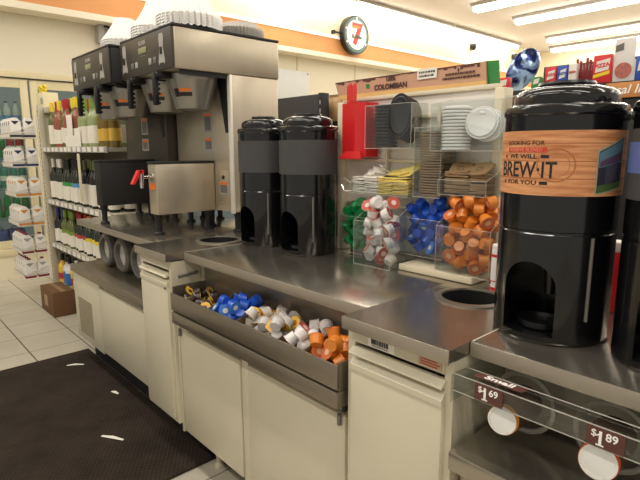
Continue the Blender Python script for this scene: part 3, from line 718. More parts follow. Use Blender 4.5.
        bd = [c for c in t.children if c.name.startswith('band')][0]
        if band2: wrap(strip(.30, .055*zs, 40), -.3, Z(1.282), R, bd, 'blue_print', band2)
        else: wrap(strip(.022, .0022), -.75, Z(1.2125), R, bd, 'size_mark', GREYLT)
    return t
urn(-.460, 1.115, .1165, WOOD, 'large black coffee urn with orange wood-print wrap in the right foreground', print_=True)
urn(-.208, 1.115, .1165, CHAR, 'black coffee urn with a blue-grey wrap cut off by the right edge', band2=mat('band_blue', (92, 108, 168), .6))
urn(-1.489, 1.301, .109, CHAR, 'black coffee urn with charcoal band, nearer the red stirrer holder', .995)
urn(-1.752, 1.290, .109, CHAR, 'black coffee urn with charcoal band, right beside the steel brewer', .995)

# ------------------------------------------------------------------ brewers
def brewer(X0, X1, Y0, ztop, head_m, side_m, tower_m, label, faucet, box_m):
    W = X1-X0; zb = ztop-.182; YT = Y0+.277; YB_ = Y0+.555
    t = thing('coffee_brewer', label, 'coffee brewer', ((X0+X1)/2, Y0+.3, .9))
    part('head', MB().box(X0, X1, Y0+.006, YB_, zb, ztop-.012, .006), side_m, t)
    part('top_plate', MB().box(X0-.002, X1+.002, Y0-.002, YB_+.002, ztop-.0115, ztop, .003), BLACK_M, t)
    pn = part('control_panel', MB().box(X0+.002, X1-.006, Y0-.006, Y0+.0055, zb+.002, ztop-.013, .003), PANEL, t)
    yf = Y0-.0065; mid = (X0+X1)/2 - .01
    for s in (-.205, .19):
        part('switch_plate', MB().prism([(mid+s-.016, ztop-.15), (mid+s-.026, ztop-.158), (mid+s-.03, ztop-.146), (mid+s-.016, ztop-.09), (mid+s-.022, ztop-.045), (mid+s-.014, ztop-.03), (mid+s+.014, ztop-.03), (mid+s+.022, ztop-.045), (mid+s+.016, ztop-.09), (mid+s+.03, ztop-.146), (mid+s+.026, ztop-.158), (mid+s+.016, ztop-.15)], yf-.001, yf), GREYLT, pn, 0)
        part('switch', MB().box(mid+s-.008, mid+s+.008, yf-.006, yf-.0012, ztop-.115, ztop-.085, .002), BLACK, pn)
    part('display', MB().box(mid-.042, mid+.042, yf-.002, yf, ztop-.088, ztop-.062, .001), mat('lcd', (150, 152, 112), .3), pn)
    for s in (-.115, -.07, .075, .12): part('button', MB().box(mid+s-.014, mid+s+.014, yf-.002, yf, ztop-.145, ztop-.118, .001), GREYLT if s > -.1 and s < .1 else GREY, pn)
    part('maker_lettering', MB().merge(text_bm('BUNN', .026, bold=.0008), T(mid, yf-.0006, ztop-.043) @ FRONT), GREYLT, pn, 0)
    part('button_caption', MB().box(mid-.025, mid+.025, yf-.0008, yf, ztop-.1, ztop-.096), GREY, pn, 0)
    part('tower', MB().box(X0+.004, X1-.004, YT, YB_-.004, 1.0, zb-.0005, .004), tower_m, t)
    part('dark_panel', MB().prism([(X1-.115, zb-.001), (X1-.03, zb-.001), (X1-.03, zb-.26), (X1-.055, zb-.26)], YT-.003, YT-.0003), BLACK_M, t)  # thin black panel laid on the tower front, upper right
    if faucet: part('corner_trim', MB().box(X1-.028, X1-.001, YT-.005, YT+.006, .995, zb-.001, .002), mat('bright_trim', (244, 238, 226), .3, .2), t)
    part('lower_hatch', MB().box(X1-.16, X1-.04, YT-.0015, YT-.0003, 1.04, 1.20, .002), tower_m, t)
    # stickers
    def stick(cx, cz, w_, h_):
        s = part('sticker', MB().box(cx-w_/2, cx+w_/2, YT-.0025, YT-.0002, cz-h_/2, cz+h_/2), GREYLT, t)
        part('sticker_header', MB().box(cx-w_/2+.010, cx+w_/2-.010, YT-.0032, YT-.0026, cz+h_/2-.019, cz+h_/2-.006), ORANGE, s)
        part('sticker_block', MB().box(cx-w_/2+.012, cx+w_/2-.012, YT-.0032, YT-.0026, cz-h_/2+.008, cz+h_/2-.02), GREY, s)
    xr_ = X1 if faucet else X1-.06
    stick(xr_-.215, 1.43, .08, .095); stick(xr_-.215, 1.325, .085, .068); stick(X1-.088, 1.115, .085, .066)
    part('screw', MB().cyl((X1-.09, YT, 1.165), (X1-.09, YT-.006, 1.165), .009, seg=14), BLACK_M, t)
    # narrow hot-water tank in front of the tower
    bx1 = X1-.168; bx0 = bx1-.085
    bxp = part('water_tank', MB().box(bx0, bx1, Y0-.03, YT-.004, 1.0, 1.232, .003), box_m, t)
    part('tank_top', MB().box(bx0-.002, bx1+.002, Y0-.033, YT-.004, 1.2325, 1.244, .002), BLACK_M, bxp)
    if faucet:
        fx, fy, fz = (bx0+bx1)/2, Y0-.031, 1.175
        part('tank_sticker', MB().box(fx-.03, fx+.03, Y0-.0325, Y0-.0305, 1.115, 1.145), ORANGE, bxp)
        f = part('faucet', MB().cyl((fx, fy, fz), (fx, fy-.05, fz), .008, seg=12).cyl((fx, fy-.05, fz+.016), (fx, fy-.05, fz-.05), .011, .008, 14).cyl((fx, fy, fz), (fx, fy-.006, fz), .016, seg=16), CHROME, t)
        part('faucet_handle', MB().hexa([(fx-.014, fy-.058, fz+.014), (fx+.014, fy-.058, fz+.014), (fx+.014, fy-.042, fz+.018), (fx-.014, fy-.042, fz+.018), (fx-.014, fy-.062, fz+.030), (fx+.014, fy-.062, fz+.030), (fx+.014, fy-.042, fz+.032), (fx-.014, fy-.042, fz+.032)])
             .hexa([(fx-.014, fy-.098, fz-.03), (fx+.014, fy-.098, fz-.03), (fx+.014, fy-.086, fz-.03), (fx-.014, fy-.086, fz-.03), (fx-.014, fy-.066, fz+.031), (fx+.014, fy-.066, fz+.031), (fx+.014, fy-.050, fz+.031), (fx-.014, fy-.050, fz+.031)]), RED, f, label='red faucet handle')
    for (x, y) in ((bx0+.03, Y0-.005), (bx1-.02, Y0-.005) if False else (bx0+.03, Y0+.26), (X0+.04, YT+.04), (X1-.04, YT+.04), (X0+.04, YB_-.05), (X1-.05, YB_-.05), (mid, YT+.04)):
        part('leg', MB().lathe([(.024, .9003), (.024, .908), (.014, .916), (.015, .97), (.022, 1.0)], (x, y, 0), 16), BLACK_M, t)
    # brew funnels
    for s in (-.135, .135):
        fx, fy = (X0+X1)/2 + s + .005, Y0+.155
        fn = part('brew_funnel', MB().lathe([(.068, zb-.158), (.076, zb-.155), (.112, zb-.035), (.114, zb-.03), (.114, zb-.006), (.108, zb-.004)], (fx, fy, 0), 48), STEEL_F, t)
        for e_ in (-.122, .116): part('rail', MB().box(fx+e_, fx+e_+.006, Y0+.03, Y0+.26, zb-.02, zb-.001), BLACK_M, t)
        hy = fy-.112
        hd = MB().box(fx-.024, fx+.024, hy-.07, hy+.004, zb-.030, zb-.004, .006).box(fx-.011, fx+.011, hy-.080, hy-.056, zb-.145, zb-.006, .006)
        for k in range(5): hd.cyl((fx-.009, hy-.055, zb-.055-.02*k), (fx+.009, hy-.055, zb-.055-.02*k), .007, seg=10)
        part('funnel_handle', hd, BLACK, fn)
        # printed badge bent around the funnel front right
        def badge(a0, a1, z0, z1, m_, nm):
            b = MB(); n = 8
            fr = lambda z: .076+(z-(zb-.155))/.12*.036+.0008
            rows_ = []
            for i in range(n+1):
                a_ = a0+(a1-a0)*i/n; rows_.append([(fx+fr(z)*sin(a_), fy-fr(z)*cos(a_), z) for z in (z0, z1)])
            for p_, q_ in zip(rows_, rows_[1:]): b.poly([p_[0], q_[0], q_[1], p_[1]])
            part(nm, b, m_, fn, 0)
        badge(.15, .42, zb-.105, zb-.07, BLACK, 'badge'); badge(.44, 1.0, zb-.083, zb-.07, ORANGE, 'badge_stripe'); badge(.44, 1.05, zb-.103, zb-.086, BLACK, 'badge_stripe')
    return t
brewer(-2.600, -2.050, 1.05, 1.817, PANEL, STEEL_B, STEEL_B, 'stainless steel twin coffee brewer with a red tap, nearer the urns', True, STEEL_B)
brewer(-3.172, -2.612, 1.00, 1.806, PANEL, BLACK_M, TOWER_B, 'dark twin coffee brewer at the far left end of the counter', False, BLACK_M)

# coffee filter piles (nested, mouth down)
def filt(r0, r1, h, nfl, m, label, loc, group):
    mb = MB(); n = nfl*4; rings = []
    for f in (0, .12, .25, .5, .75, 1.0):
        r = r1 + (r0-r1)*(1-f)**1.25; amp = .0085*(1-f)*(1-f)
        rings.append([Vector((( r+amp*cos(nfl*2*pi*i/n*1.0))*cos(2*pi*i/n), (r+amp*cos(nfl*2*pi*i/n))*sin(2*pi*i/n), h*f + .004*(1-f)*sin(nfl*2*pi*i/n))) for i in range(n)])
    mb.loft(rings, caps=False); mb._fin([mb.bm.faces.new([v for v in mb.bm.verts][-n:])])
    o = single('coffee_filter', mb, m, label, 'coffee filter', group=group, smooth=50); o.location = loc; return o
for (x, y, z0, sc, nm, h) in ((-2.175, 1.20, 1.8175, 1.0, 'right-hand white pile on the steel brewer', .16), (-2.475, 1.20, 1.8175, .92, 'left-hand white pile on the steel brewer', .15), (-2.82, 1.17, 1.8065, .86, 'white pile on the dark brewer', .14)):
    base = None
    for k in range(5):
        lb = 'white paper coffee filter, %s from bottom, %s' % (ORD[k], nm)
        if base is None: base = filt(.140*sc, .058*sc, h*sc, 32, FILTER, lb, (x, y, z0+.004), 'filters in the '+nm)
        else: dup(base, (x, y, z0+.004+.012*k), None, lb)
for k in range(4):
    lb = 'grey flattened coffee filter, %s from bottom of the grey pile' % ORD[k]
    if k == 0: base = filt(.115, .09, .03, 44, FILTER_G, lb, (-2.165, 1.455, 1.8215), 'grey filters on the brewer')
    else: dup(base, (-2.165, 1.455, 1.8215+.010*k), None, lb)

# ------------------------------------------------------------------ right cup dispenser
t = thing('cup_dispenser', 'clear acrylic cup dispenser front with price tags under the right counter', 'cup dispenser', (0.1, .95, .70))
part('back_panel', MB().box(-.533, .74, 1.075, 1.085, .69, .866), mat('dispenser_back', (176, 168, 152), .45, .2), t)
ac = MB().box(-.530, .74, .846, .849, .818, .853).hexa([(-.53, .849, .850), (.74, .849, .850), (.74, .849, .853), (-.53, .849, .853), (-.53, .90, .846), (.74, .90, .846), (.74, .90, .849), (-.53, .90, .849)])
ac.hexa([(-.53, .849, .818), (.74, .849, .818), (.74, .849, .821), (-.53, .849, .821), (-.53, .875, .812), (.74, .875, .812), (.74, .875, .815), (-.53, .875, .815)])
part('front_rail', ac, ACRYL, t, 0)
part('rail_edge', MB().tube([(-.53, .847, .8535), (.74, .847, .8535)], .0012, 6).tube([(-.53, .847, .8175), (.74, .847, .8175)], .0012, 6).tube([(-.53, .90, .849), (.74, .90, .849)], .0012, 6), mat('rail_edge', (168, 164, 154), .3), t)
part('end_plate', MB().box(-.533, -.5305, .846, 1.07, .79, .848), ACRYL, t, 0)
CUPX = ((-.430, .783, .0276, 'gold'), (-.257, .779, .0303, 'red'), (-.06, .800, .034, 'red'))
for k, (x, z, r, c) in enumerate(CUPX):
    sx_ = -.02
    part('tube_ring', MB().lathe_closed([(r+.030, .07), (r+.040, .07), (r+.040, .076), (r+.034, .080), (r+.030, .076)], (x+sx_, 1.0745, z-.018), 40, MY), mat('ring_pale', (160, 154, 142), .3), t)
    part('tube', MB().lathe_closed([(r+.028, .001), (r+.030, .001), (r+.030, .069), (r+.028, .069)], (x+sx_, 1.0745, z-.018), 40, MY), ACRYL, t)
rc = {'gold': mat('cup_rim_gold', (222, 150, 50), .5), 'red': mat('cup_rim_red', (206, 90, 44), .5)}
for k, (x, z, r, c) in enumerate(CUPX[:2]):
    nm = ['first', 'second'][k]
    t2 = thing('paper_cup', ['white-bottomed paper cup with gold rim sticking out under the price 1.69', 'white-bottomed paper cup with orange rim sticking out under the price 1.89'][k], 'paper cup', (x, .865, z))
    A0 = Vector((x, .867, z)); A1 = Vector((x-.018, 1.0, z-.016))
    q = (A1-A0).to_track_quat('Z', 'Y').to_matrix().to_4x4()
    L_ = (A1-A0).length
    part('sleeve', MB().lathe([(r*.9, .0125), (r*1.02, .013), (r*1.08, .02), (r*1.32, L_), (r*1.30, L_)], A0, 40, False, q), mat('cup_brown', (72, 48, 40), .5), t2)
    part('rim', MB().lathe_closed([(r*.96, .001), (r*1.03, .001), (r*1.07, .011), (r*.96, .012)], A0, 40, q), rc[c], t2)
    part('base', MB().lathe([(r*.86, .0005), (r*.88, -.001), (r*.985, -.001), (r*1.0, .0008), (r*.95, .003)], A0, 40, True, q), WHITE, t2)
def tag_(x0, x1, label, whole, cents):
    o = thing('price_tag', label, 'price tag', ((x0+x1)/2, .845, .82))
    part('card', MB().box(x0, x1, .8440, .8457, .8195, .8525), BROWN, o)
    m = MB(); w_ = x1-x0; c = (x0+x1)/2
    m.merge(text_bm('$', .017), T(x0+w_*.20, .8436, .842) @ FRONT); m.merge(text_bm('1', .034, bold=.0005), T(x0+w_*.38, .8436, .8345) @ FRONT); m.merge(text_bm(cents, .019, bold=.0003), T(x0+w_*.68, .8436, .841) @ FRONT)
    xx = x0+w_*.38; m.poly([(xx-.0062, .8434, .8405), (xx+.001, .8434, .8462), (xx+.001, .8434, .8430), (xx-.0062, .8434, .8378)]); m.box(xx-.006, xx+.006, .8432, .8437, .8225, .8248)
    part('lettering', m, WINK, o, 0)
tag_(-.478, -.420, 'left brown price tag on the clear rail, reading 1.69', '1', '69')
tag_(-.272, -.215, 'right brown price tag on the clear rail, reading 1.89', '1', '89')
o = thing('size_tag', 'brown tag reading Small lying on top of the clear rail', 'size tag', (-.45, .87, .853))
q = Matrix.Rotation(radians(-6), 4, 'X')
P0 = T(-.442, .873, .8555)
cm = MB(); tb = bmesh.new(); vs = [tb.verts.new(p) for p in ((-.05, -.014, 0), (.05, -.014, 0), (.05, .016, 0), (-.05, .016, 0))]; tb.faces.new(vs); cm.merge(tb, P0 @ q)
part('card', cm, BROWN, o, 0); m = MB(); m.merge(text_bm('Small', .026, bold=.0006, sx=1.1), P0 @ q @ T(0, 0, .0008)); part('lettering', m, WINK, o, 0)

single('shelf', MB().box(-.528, .75, .84, 1.10, .642, .684, .003), STEEL, 'lower stainless shelf under the cup dispenser at bottom right', 'shelf', (.1, .95, .642))
t = thing('base_cabinet', 'cream base cabinet under the lower stainless shelf at bottom right', 'cabinet', (.1, 1.2, 0))
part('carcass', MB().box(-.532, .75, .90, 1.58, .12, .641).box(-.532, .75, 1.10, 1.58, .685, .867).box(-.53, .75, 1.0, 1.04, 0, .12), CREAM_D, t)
for a, b in ((-.515, -.10), (-.06, .36)): part('door', MB().box(a, b, .88, .899, .14, .61, .006), CREAM, t)

# ------------------------------------------------------------------ wine gondola
GX0, GX1, GY = -4.82, -3.34, 1.22
t = thing('wine_gondola', 'beige store shelving full of wine bottles left of the coffee counter', 'shelving unit', (-4.1, 1.45, 0))
SH = {'base': .13, 'low': .505, 'mid': .88, 'top': 1.315}
part('back_panel', MB().box(GX0, GX1, 1.72, 1.75, 0, 1.66), SHELFM, t)
part('side_panel', MB().box(GX0, GX0+.02, GY+.03, 1.719, .0, 1.5995), mat('gondola_side', (186, 176, 150), .55, var=.03), t)
po = part('post', MB().box(GX0-.02, GX0+.03, GY-.012, GY+.028, .0, 1.665, .003), SHELFM, t)
sl2 = MB()
for k in range(44): sl2.box(GX0-.004, GX0+.006, GY-.0128, GY-.0121, .1+k*.035, .117+k*.035)
part('slots', sl2, BLACK_M, po, 0)
part('corner_cap', MB().box(GX0-.20, GX0+.135, GY+.03, GY+.259, 1.60, 1.645, .003), SHELFM, t)
part('top_cap', MB().box(GX0+.031, GX1, GY+.26, 1.719, 1.60, 1.645, .003), SHELFM, t)
for k, z in SH.items():
    part('shelf', MB().box(GX0+.0205, GX1, GY+.006, 1.719, z-.03, z, .002), SHELFM, t)
    e = part('tag_rail', MB().box(GX0+.031, GX1, GY-.004, GY+.0055, z-.036, z+.004), GREYLT, t)
    x = GX0+.05
    while x < GX1-.08: part('price_label', MB().box(x, x+.07, GY-.006, GY-.0045, z-.032, z+.001), PAPER, e, 0); x += rnd.uniform(.09, .13)
BOT = {}
def bottle(key, glass, cap, lab, labz, h=.30, r=.037, lab2=None):
    o = thing('wine_bottle', 'bottle', 'bottle')
    part('glass', MB().lathe([(r*.9, .0005), (r, .004), (r, h*.58), (r*.9, h*.64), (r*.5, h*.72), (r*.36, h*.78), (r*.36, h*.97), (r*.40, h*.975), (r*.38, h)], seg=18), glass, o)
    part('capsule', MB().lathe([(r*.40, h*.80), (r*.42, h*.80), (r*.44, h), (r*.40, h*1.005)], seg=16), cap, o)
    l = part('paper_label', MB().lathe_closed([(r*1.003, labz[0]*h), (r*1.02, labz[0]*h), (r*1.02, labz[1]*h), (r*1.003, labz[1]*h)], (0,0,0), 18), lab, o)
    if lab2: part('label_band', MB().lathe_closed([(r*1.021, (labz[1]-.09)*h), (r*1.03, (labz[1]-.09)*h), (r*1.03, labz[1]*h), (r*1.021, labz[1]*h)], (0,0,0), 18), lab2, l)
    BOT[key] = [o, False]
BG = lambda n, c: mat(n, c, .12, var=.05, coat=.2)
g1 = BG('glass_dark_green', (38, 44, 30)); g2 = BG('glass_olive', (96, 104, 48)); g3 = BG('glass_rose', (150, 82, 62)); g4 = BG('glass_black', (26, 24, 22)); g5 = BG('glass_pale', (150, 160, 110)); g6 = BG('glass_amber', (120, 96, 30))
lw = mat('label_white', (232, 226, 210), .7, var=.04)
capY = mat('capsule_yellow', (232, 208, 40), .5); capR = mat('capsule_red', (176, 30, 40), .5); capB = mat('capsule_blue', (44, 62, 130), .5); capG = mat('capsule_green', (120, 150, 50), .5); capK = mat('capsule_black', (28, 26, 26), .5); capO = mat('capsule_orange', (226, 140, 50), .5)
lg = mat('label_green', (60, 150, 80), .6); lbl = mat('label_blue', (80, 150, 200), .6); ly = mat('label_yellow', (220, 180, 70), .6); lr = mat('label_red', (186, 60, 50), .6)
bottle('olive_red', g2, capR, lw, (.10, .42), .36); bottle('rose_red', g3, capR, lw, (.08, .40), .36); bottle('rose_yellow', g3, capY, lw, (.08, .38), .36); bottle('olive_yellow', g2, capY, lw, (.08, .5), .36); bottle('pale', g5, capG, lw, (.08, .44), .33); bottle('amber', g6, capK, ly, (.12, .36), .33)
bottle('dark_white', g1, lw, lw, (.06, .46), .34); bottle('dark_green', g1, capK, lw, (.06, .48), .34, lab2=lg); bottle('dark_blue', g1, capK, lw, (.06, .48), .34, lab2=lbl); bottle('dark_plain', g4, g2, lw, (.06, .5), .34)
bottle('low_blue', g4, capB, lw, (.06, .42), .30); bottle('low_green', g2, capG, lw, (.06, .46), .30, lab2=capG); bottle('low_red', g1, capR, lw, (.06, .46), .30, lab2=lr); bottle('low_yellow', g1, capO, lw, (.06, .46), .30, lab2=capY)
bottle('white_bottle', mat('bottle_white', (228, 226, 220), .4), capK, mat('bottle_label_blue', (60, 120, 190), .5), (.1, .5), .27, .04); bottle('yellow_bottle', mat('bottle_yellow', (230, 190, 70), .4), capK, lr, (.2, .4), .27, .04); bottle('teal_bottle', mat('bottle_teal', (60, 160, 150), .4), WHITE, lw, (.1, .4), .27, .04)
DESC = {'olive_red': 'olive wine bottle with red capsule', 'rose_red': 'rose wine bottle with red capsule', 'rose_yellow': 'rose wine bottle with yellow capsule', 'olive_yellow': 'olive wine bottle with yellow capsule', 'pale': 'pale green bottle with green capsule', 'amber': 'amber bottle with yellow label', 'dark_white': 'dark wine bottle with white capsule', 'dark_green': 'dark wine bottle with green-topped label', 'dark_blue': 'dark wine bottle with blue-topped label', 'dark_plain': 'black wine bottle with olive capsule',
        'low_blue': 'black bottle with blue capsule', 'low_green': 'olive bottle with green capsule', 'low_red': 'dark bottle with red label band', 'low_yellow': 'dark bottle with orange capsule', 'white_bottle': 'white bottle with blue label', 'yellow_bottle': 'yellow bottle with red label', 'teal_bottle': 'teal bottle with white cap'}
def put(key, x, y, z, label, group):
    s = BOT[key]
    if not s[1]: s[1] = True; s[0].location = (x, y, z+.0005); tag(s[0], label, None, group)
    else: dup(s[0], (x, y, z+.0005), None, label, group)
rowsB = [('top', 'top shelf', ['olive_yellow', 'rose_red', 'rose_yellow', 'olive_red', 'rose_red', 'olive_yellow', 'rose_yellow', 'pale', 'pale', 'pale', 'pale', 'amber', 'amber', 'amber']),
         ('mid', 'second shelf down', ['dark_white', 'dark_white', 'dark_white', 'dark_green', 'dark_green', 'dark_green', 'dark_blue', 'dark_blue', 'dark_plain', 'dark_plain', 'dark_plain', 'dark_plain', 'dark_white', 'dark_plain']),
         ('low', 'third shelf down', ['low_blue', 'low_blue', 'low_green', 'low_green', 'low_green', 'low_red', 'low_red', 'low_red', 'low_yellow', 'low_yellow', 'low_yellow', 'low_yellow']),
         ('base', 'bottom shelf', ['yellow_bottle', 'white_bottle', 'white_bottle', 'yellow_bottle', 'teal_bottle', 'teal_bottle', 'white_bottle'])]
for key, nm, seq in rowsB:
    n = len(seq)
    for k, b in enumerate(seq):
        x = GX0+.075+k*.0985+(.1 if key == 'top' else 0)
        put(b, x, GY+.055+.012*(k % 2), SH[key], '%s, %s from left, front row, %s' % (DESC[b], ORD[k], nm), 'front row on the '+nm)
    if key in ('top', 'mid', 'low'):
        for k in range(2 if key == 'top' else 0, min(n, 14)):
            b = seq[(k*5+1) % n]; put(b, GX0+.10+k*.0985, GY+.16, SH[key], '%s, %s from left, second row, %s' % (DESC[b], ORD[k], nm), 'second row on the '+nm)
# white cards in front of the top-shelf bottles
single('shelf_card', MB().box(-4.20, -3.98, GY+.008, GY+.011, 1.3195, 1.40).box(-4.14, -4.02, GY+.008, GY+.011, 1.40, 1.55).box(-3.98, -3.86, GY+.008, GY+.011, 1.3195, 1.45), PAPER, 'stepped blank white cards standing before the top shelf bottles', 'card', (-4.03, GY+.009, 1.3195))
single('shelf_talker', MB().box(-3.905, -3.85, GY-.012, GY-.009, .93, 1.27, .001), mat('talker_cream', (216, 206, 176), .7, var=.1, scale=40), 'tall narrow cream strip hanging below the top shelf edge', 'shelf card', (-3.88, GY-.01, .93))
# yellow packs on top of the gondola
for k, (x, y, m_, nm) in enumerate(((-4.93, 1.325, YELLOW, 'cream carton with yellow bows'), (-4.28, 1.56, mat('pack_red', (150, 28, 40), .5), 'dark red pack'), (-4.02, 1.56, YELLOW, 'cream carton with a yellow bow'))):
    t = thing('gift_pack', nm + [' on top of the shelving, leftmost', ' in the middle on top of the shelving', ' on top of the shelving next to the dark brewer'][k], 'gift pack', (x, y, 1.6455))
    wv = (.10, .09, .08)[k]
    part('carton', MB().box(x-wv, x+wv, y-.06, y+.06, 1.646, 1.646+(.13, .11, .14)[k], .004), mat('pack_cream', (232, 220, 180), .6) if k != 1 else m_, t)
    if k != 1:
        for s in ((-.055, .055) if k == 0 else (0,)):
            part('bow', MB().tube([(x+s+.035*sin(2*a), y-.03, 1.646+(.13, .11, .14)[k]+.03+.028*cos(a)*abs(cos(a))+.0) for a in [2*pi*i/24 for i in range(24)]], .011, 8, True), capY, t)
        part('printed_patch', MB().box(x+.02, x+wv-.01, y-.0615, y-.0605, 1.68, 1.73), GREYLT, t)

# wire wing rack with cartons
t = thing('wire_rack', 'white six-tier wire rack of cartons hanging at the shelving end', 'wire rack', (-5.05, 1.12, .2))
tz = (.19, .41, .655, .905, 1.155, 1.395)
RX0, RX1, RY0, RY1 = -5.26, -4.86, 1.0, 1.20
for z in tz:
    m = MB()
    for zz, f in ((z, 1), (z+.045, 1)):
        m.tube([(RX0, RY1, zz), (RX0, RY0, zz), (RX1, RY0, zz), (RX1, RY1, zz)], .003, 6)
    m.tube([(RX1, RY0, z+.045), (RX1, RY1, z+.11)], .003, 6).tube([(RX0, RY0, z+.045), (RX0, RY1, z+.11)], .003, 6)
    for k in range(6): m.tube([(RX0+.0785*k+.002, RY0, z), (RX0+.0785*k+.002, RY1, z)], .002, 5)
    m.box(RX0+.004, RX1-.004, RY0-.0045, RY0-.0035, z+.006, z+.034)
    part('wire_tier', m, PAPER, t)
part('wire_upright', MB().tube([(RX1+.0, RY1, .16), (RX1, RY1, 1.58)], .006, 8).tube([(RX0, RY1, .16), (RX0, RY1, 1.58)], .006, 8), PAPER, t)
cw = mat('carton_white', (238, 234, 226), .5, var=.02)
schemes = [('maroon', (136, 32, 52), 'cap'), ('maroon', (136, 32, 52), 'cap'), ('orange', (222, 150, 60), 'band'), ('orange', (222, 150, 60), 'band'), ('navy', (40, 46, 96), 'band'), ('black', (34, 32, 40), 'band')]
for i, z in enumerate(tz):
    nm, c, style = schemes[i]; am = mat('carton_'+nm, c, .5)
    tn = ['bottom', 'second', 'third', 'fourth', 'fifth', 'top'][i]
    proto = None
    lab = 'white carton, %s trim, %s tier of the wire rack, ' % (nm, tn)
    for k in range(6):
        x = RX0+.045+.078*k if k < 5 else RX1-.042; y = RY0+.048 if k < 5 else RY0+.15
        lb = lab + (('%s from the left' % ORD[k]) if k < 5 else 'behind')
        if k == 4: lb = lab + 'nearest the post'
        if proto is None:
            proto = thing('drink_carton', lb, 'carton', (x, y, z+.0035), 'cartons on the %s tier' % tn)
            h = .165
            part('carton', MB().box(-.033, .033, -.04, .04, 0, h*.8, .003).hexa([(-.033, -.04, h*.8), (.033, -.04, h*.8), (.033, .04, h*.8), (-.033, .04, h*.8), (-.010, -.036, h), (.010, -.036, h), (.010, .036, h), (-.010, .036, h)]) if False else
                 MB().box(x-.033, x+.033, y-.04, y+.04, z+.0035, z+.0035+h*.8, .003).hexa([(x-.032, y-.039, z+.0035+h*.8), (x+.032, y-.039, z+.0035+h*.8), (x+.032, y+.039, z+.0035+h*.8), (x-.032, y+.039, z+.0035+h*.8), (x-.028, y-.014, z+h), (x+.028, y-.014, z+h), (x+.028, y+.014, z+h), (x-.028, y+.014, z+h)]), cw, proto)
            zb_ = z+.0035
            part('base_band', MB().box(x-.0336, x+.0336, y-.0406, y+.0406, zb_+.004, zb_+.022), am, proto)
            part('printed_stripe', MB().hexa([(x-.03, y-.0408, zb_+.10), (x-.012, y-.0408, zb_+.10), (x-.012, y-.0402, zb_+.10), (x-.03, y-.0402, zb_+.10), (x-.012, y-.0408, zb_+.13), (x+.008, y-.0408, zb_+.13), (x+.008, y-.0402, zb_+.13), (x-.012, y-.0402, zb_+.13)])
                 .hexa([(x+.0333, y-.03, zb_+.13), (x+.0339, y-.03, zb_+.13), (x+.0339, y-.005, zb_+.105), (x+.0333, y-.005, zb_+.105), (x+.0333, y-.03, zb_+.135), (x+.0339, y-.03, zb_+.135), (x+.0339, y+.03, zb_+.135), (x+.0333, y+.03, zb_+.135)]), am if style == 'band' else GREYLT, proto)
            if style == 'cap': part('cap', MB().cyl((x, y, z+h-.002), (x, y, z+h+.014), .014, seg=14), am, proto)
        else: dup(proto, (x, y, z+.0035), None, lb)

# cardboard box on floor
t = thing('cardboard_box', 'brown cardboard box on the floor at the end of the wine shelving', 'box', (-4.37, 1.12, 0))
part('body', MB().box(-4.56, -4.215, 1.035, 1.20, .0005, .20, .003), CARTON, t)
part('label_patch', MB().box(-4.45, -4.36, 1.0335, 1.0347, .06, .15), mat('box_label', (176, 146, 108), .8), t)
part('tape', MB().box(-4.56, -4.215, 1.10, 1.135, .2003, .2012), KRAFT, t)

# ------------------------------------------------------------------ cooler wall
t = thing('drinks_cooler', 'cream-framed drinks cooler with glass doors built into the left wall', 'cooler', (-6.2, 1.4, 0))
CY = mat('cooler_cream', (216, 203, 164), .5, var=.03)
inner = mat('cooler_inside_glow', (110, 118, 116), .6, var=.05, emit=.7)  # inside surfaces glow to paint in the brightness behind the glass
part('cabinet', MB().box(-6.6, -6.55, -2.9, 3.95, .25, 2.05).box(-6.55, -5.9, -2.95, -2.9, .25, 2.05).box(-6.55, -5.9, 3.95, 3.98, .25, 2.05), inner, t)
part('kick_panel', MB().box(-6.55, XW+.01, -2.95, 3.99, 0, .235), mat('kick_cream', (224, 214, 186), .5, var=.03), t)
part('bumper', MB().box(-6.5, XW+.02, -2.95, 3.99, .2355, .31, .004), CY, t)
part('lintel', MB().box(XW-.1, XW+.012, -2.95, 3.99, 1.99, 2.06, .004), CY, t)
part('lintel_gap', MB().box(XW+.0125, XW+.0135, -2.9, 3.9, 1.987, 1.998), BLACK_M, t)
doors = [(-.35, .42), (.44, 1.21-.0) , (1.45-.21, 2.02), (2.04, 2.8)]
doors = [(-.14, .62), (.64, 1.40), (1.42, 2.18), (2.20, 2.96)]
for a, b in doors:
    d = part('door', MB().box(XW-.04, XW, a, a+.07, .315, 1.985, .004).box(XW-.04, XW, b-.07, b, .315, 1.985, .004).box(XW-.04, XW, a+.07, b-.07, .315, .39).box(XW-.04, XW, a+.07, b-.07, 1.90, 1.985), CY, t)
    part('pane', MB().box(XW-.025, XW-.02, a+.07, b-.07, .39, 1.90), GLASS, d, 0)
for z in (.33, .62, .92, 1.22, 1.52): part('shelf', MB().box(-6.52, -5.92, -2.85, 3.9, z-.02, z, 0), mat('cooler_shelf', (70, 86, 100), .5), t)
part('price_rail', MB().box(-5.918, -5.912, -2.85, 3.9, 1.195, 1.225).box(-5.918, -5.912, -2.85, 3.9, .895, .925).box(-5.918, -5.912, -2.85, 3.9, 1.495, 1.525).box(-5.918, -5.912, -2.85, 3.9, .595, .625), mat('rail_teal', (96, 130, 140), .5), t, 0)
SB = {}
def soda(key, c, capm, lab):
    o = thing('drink_bottle', 'b', 'bottle'); r = .036
    part('bottle', MB().lathe([(r*.85, .0005), (r, .006), (r, .12), (r*.92, .14), (r, .155), (r*.7, .20), (r*.36, .225), (r*.36, .24)], seg=14), c, o)
    part('cap', MB().lathe([(r*.42, .238), (r*.42, .255)], seg=12), capm, o)
    part('wrap_label', MB().lathe_closed([(r*1.005, .07), (r*1.02, .07), (r*1.02, .118), (r*1.005, .118)], (0,0,0), 14), lab, o); SB[key] = [o, False]
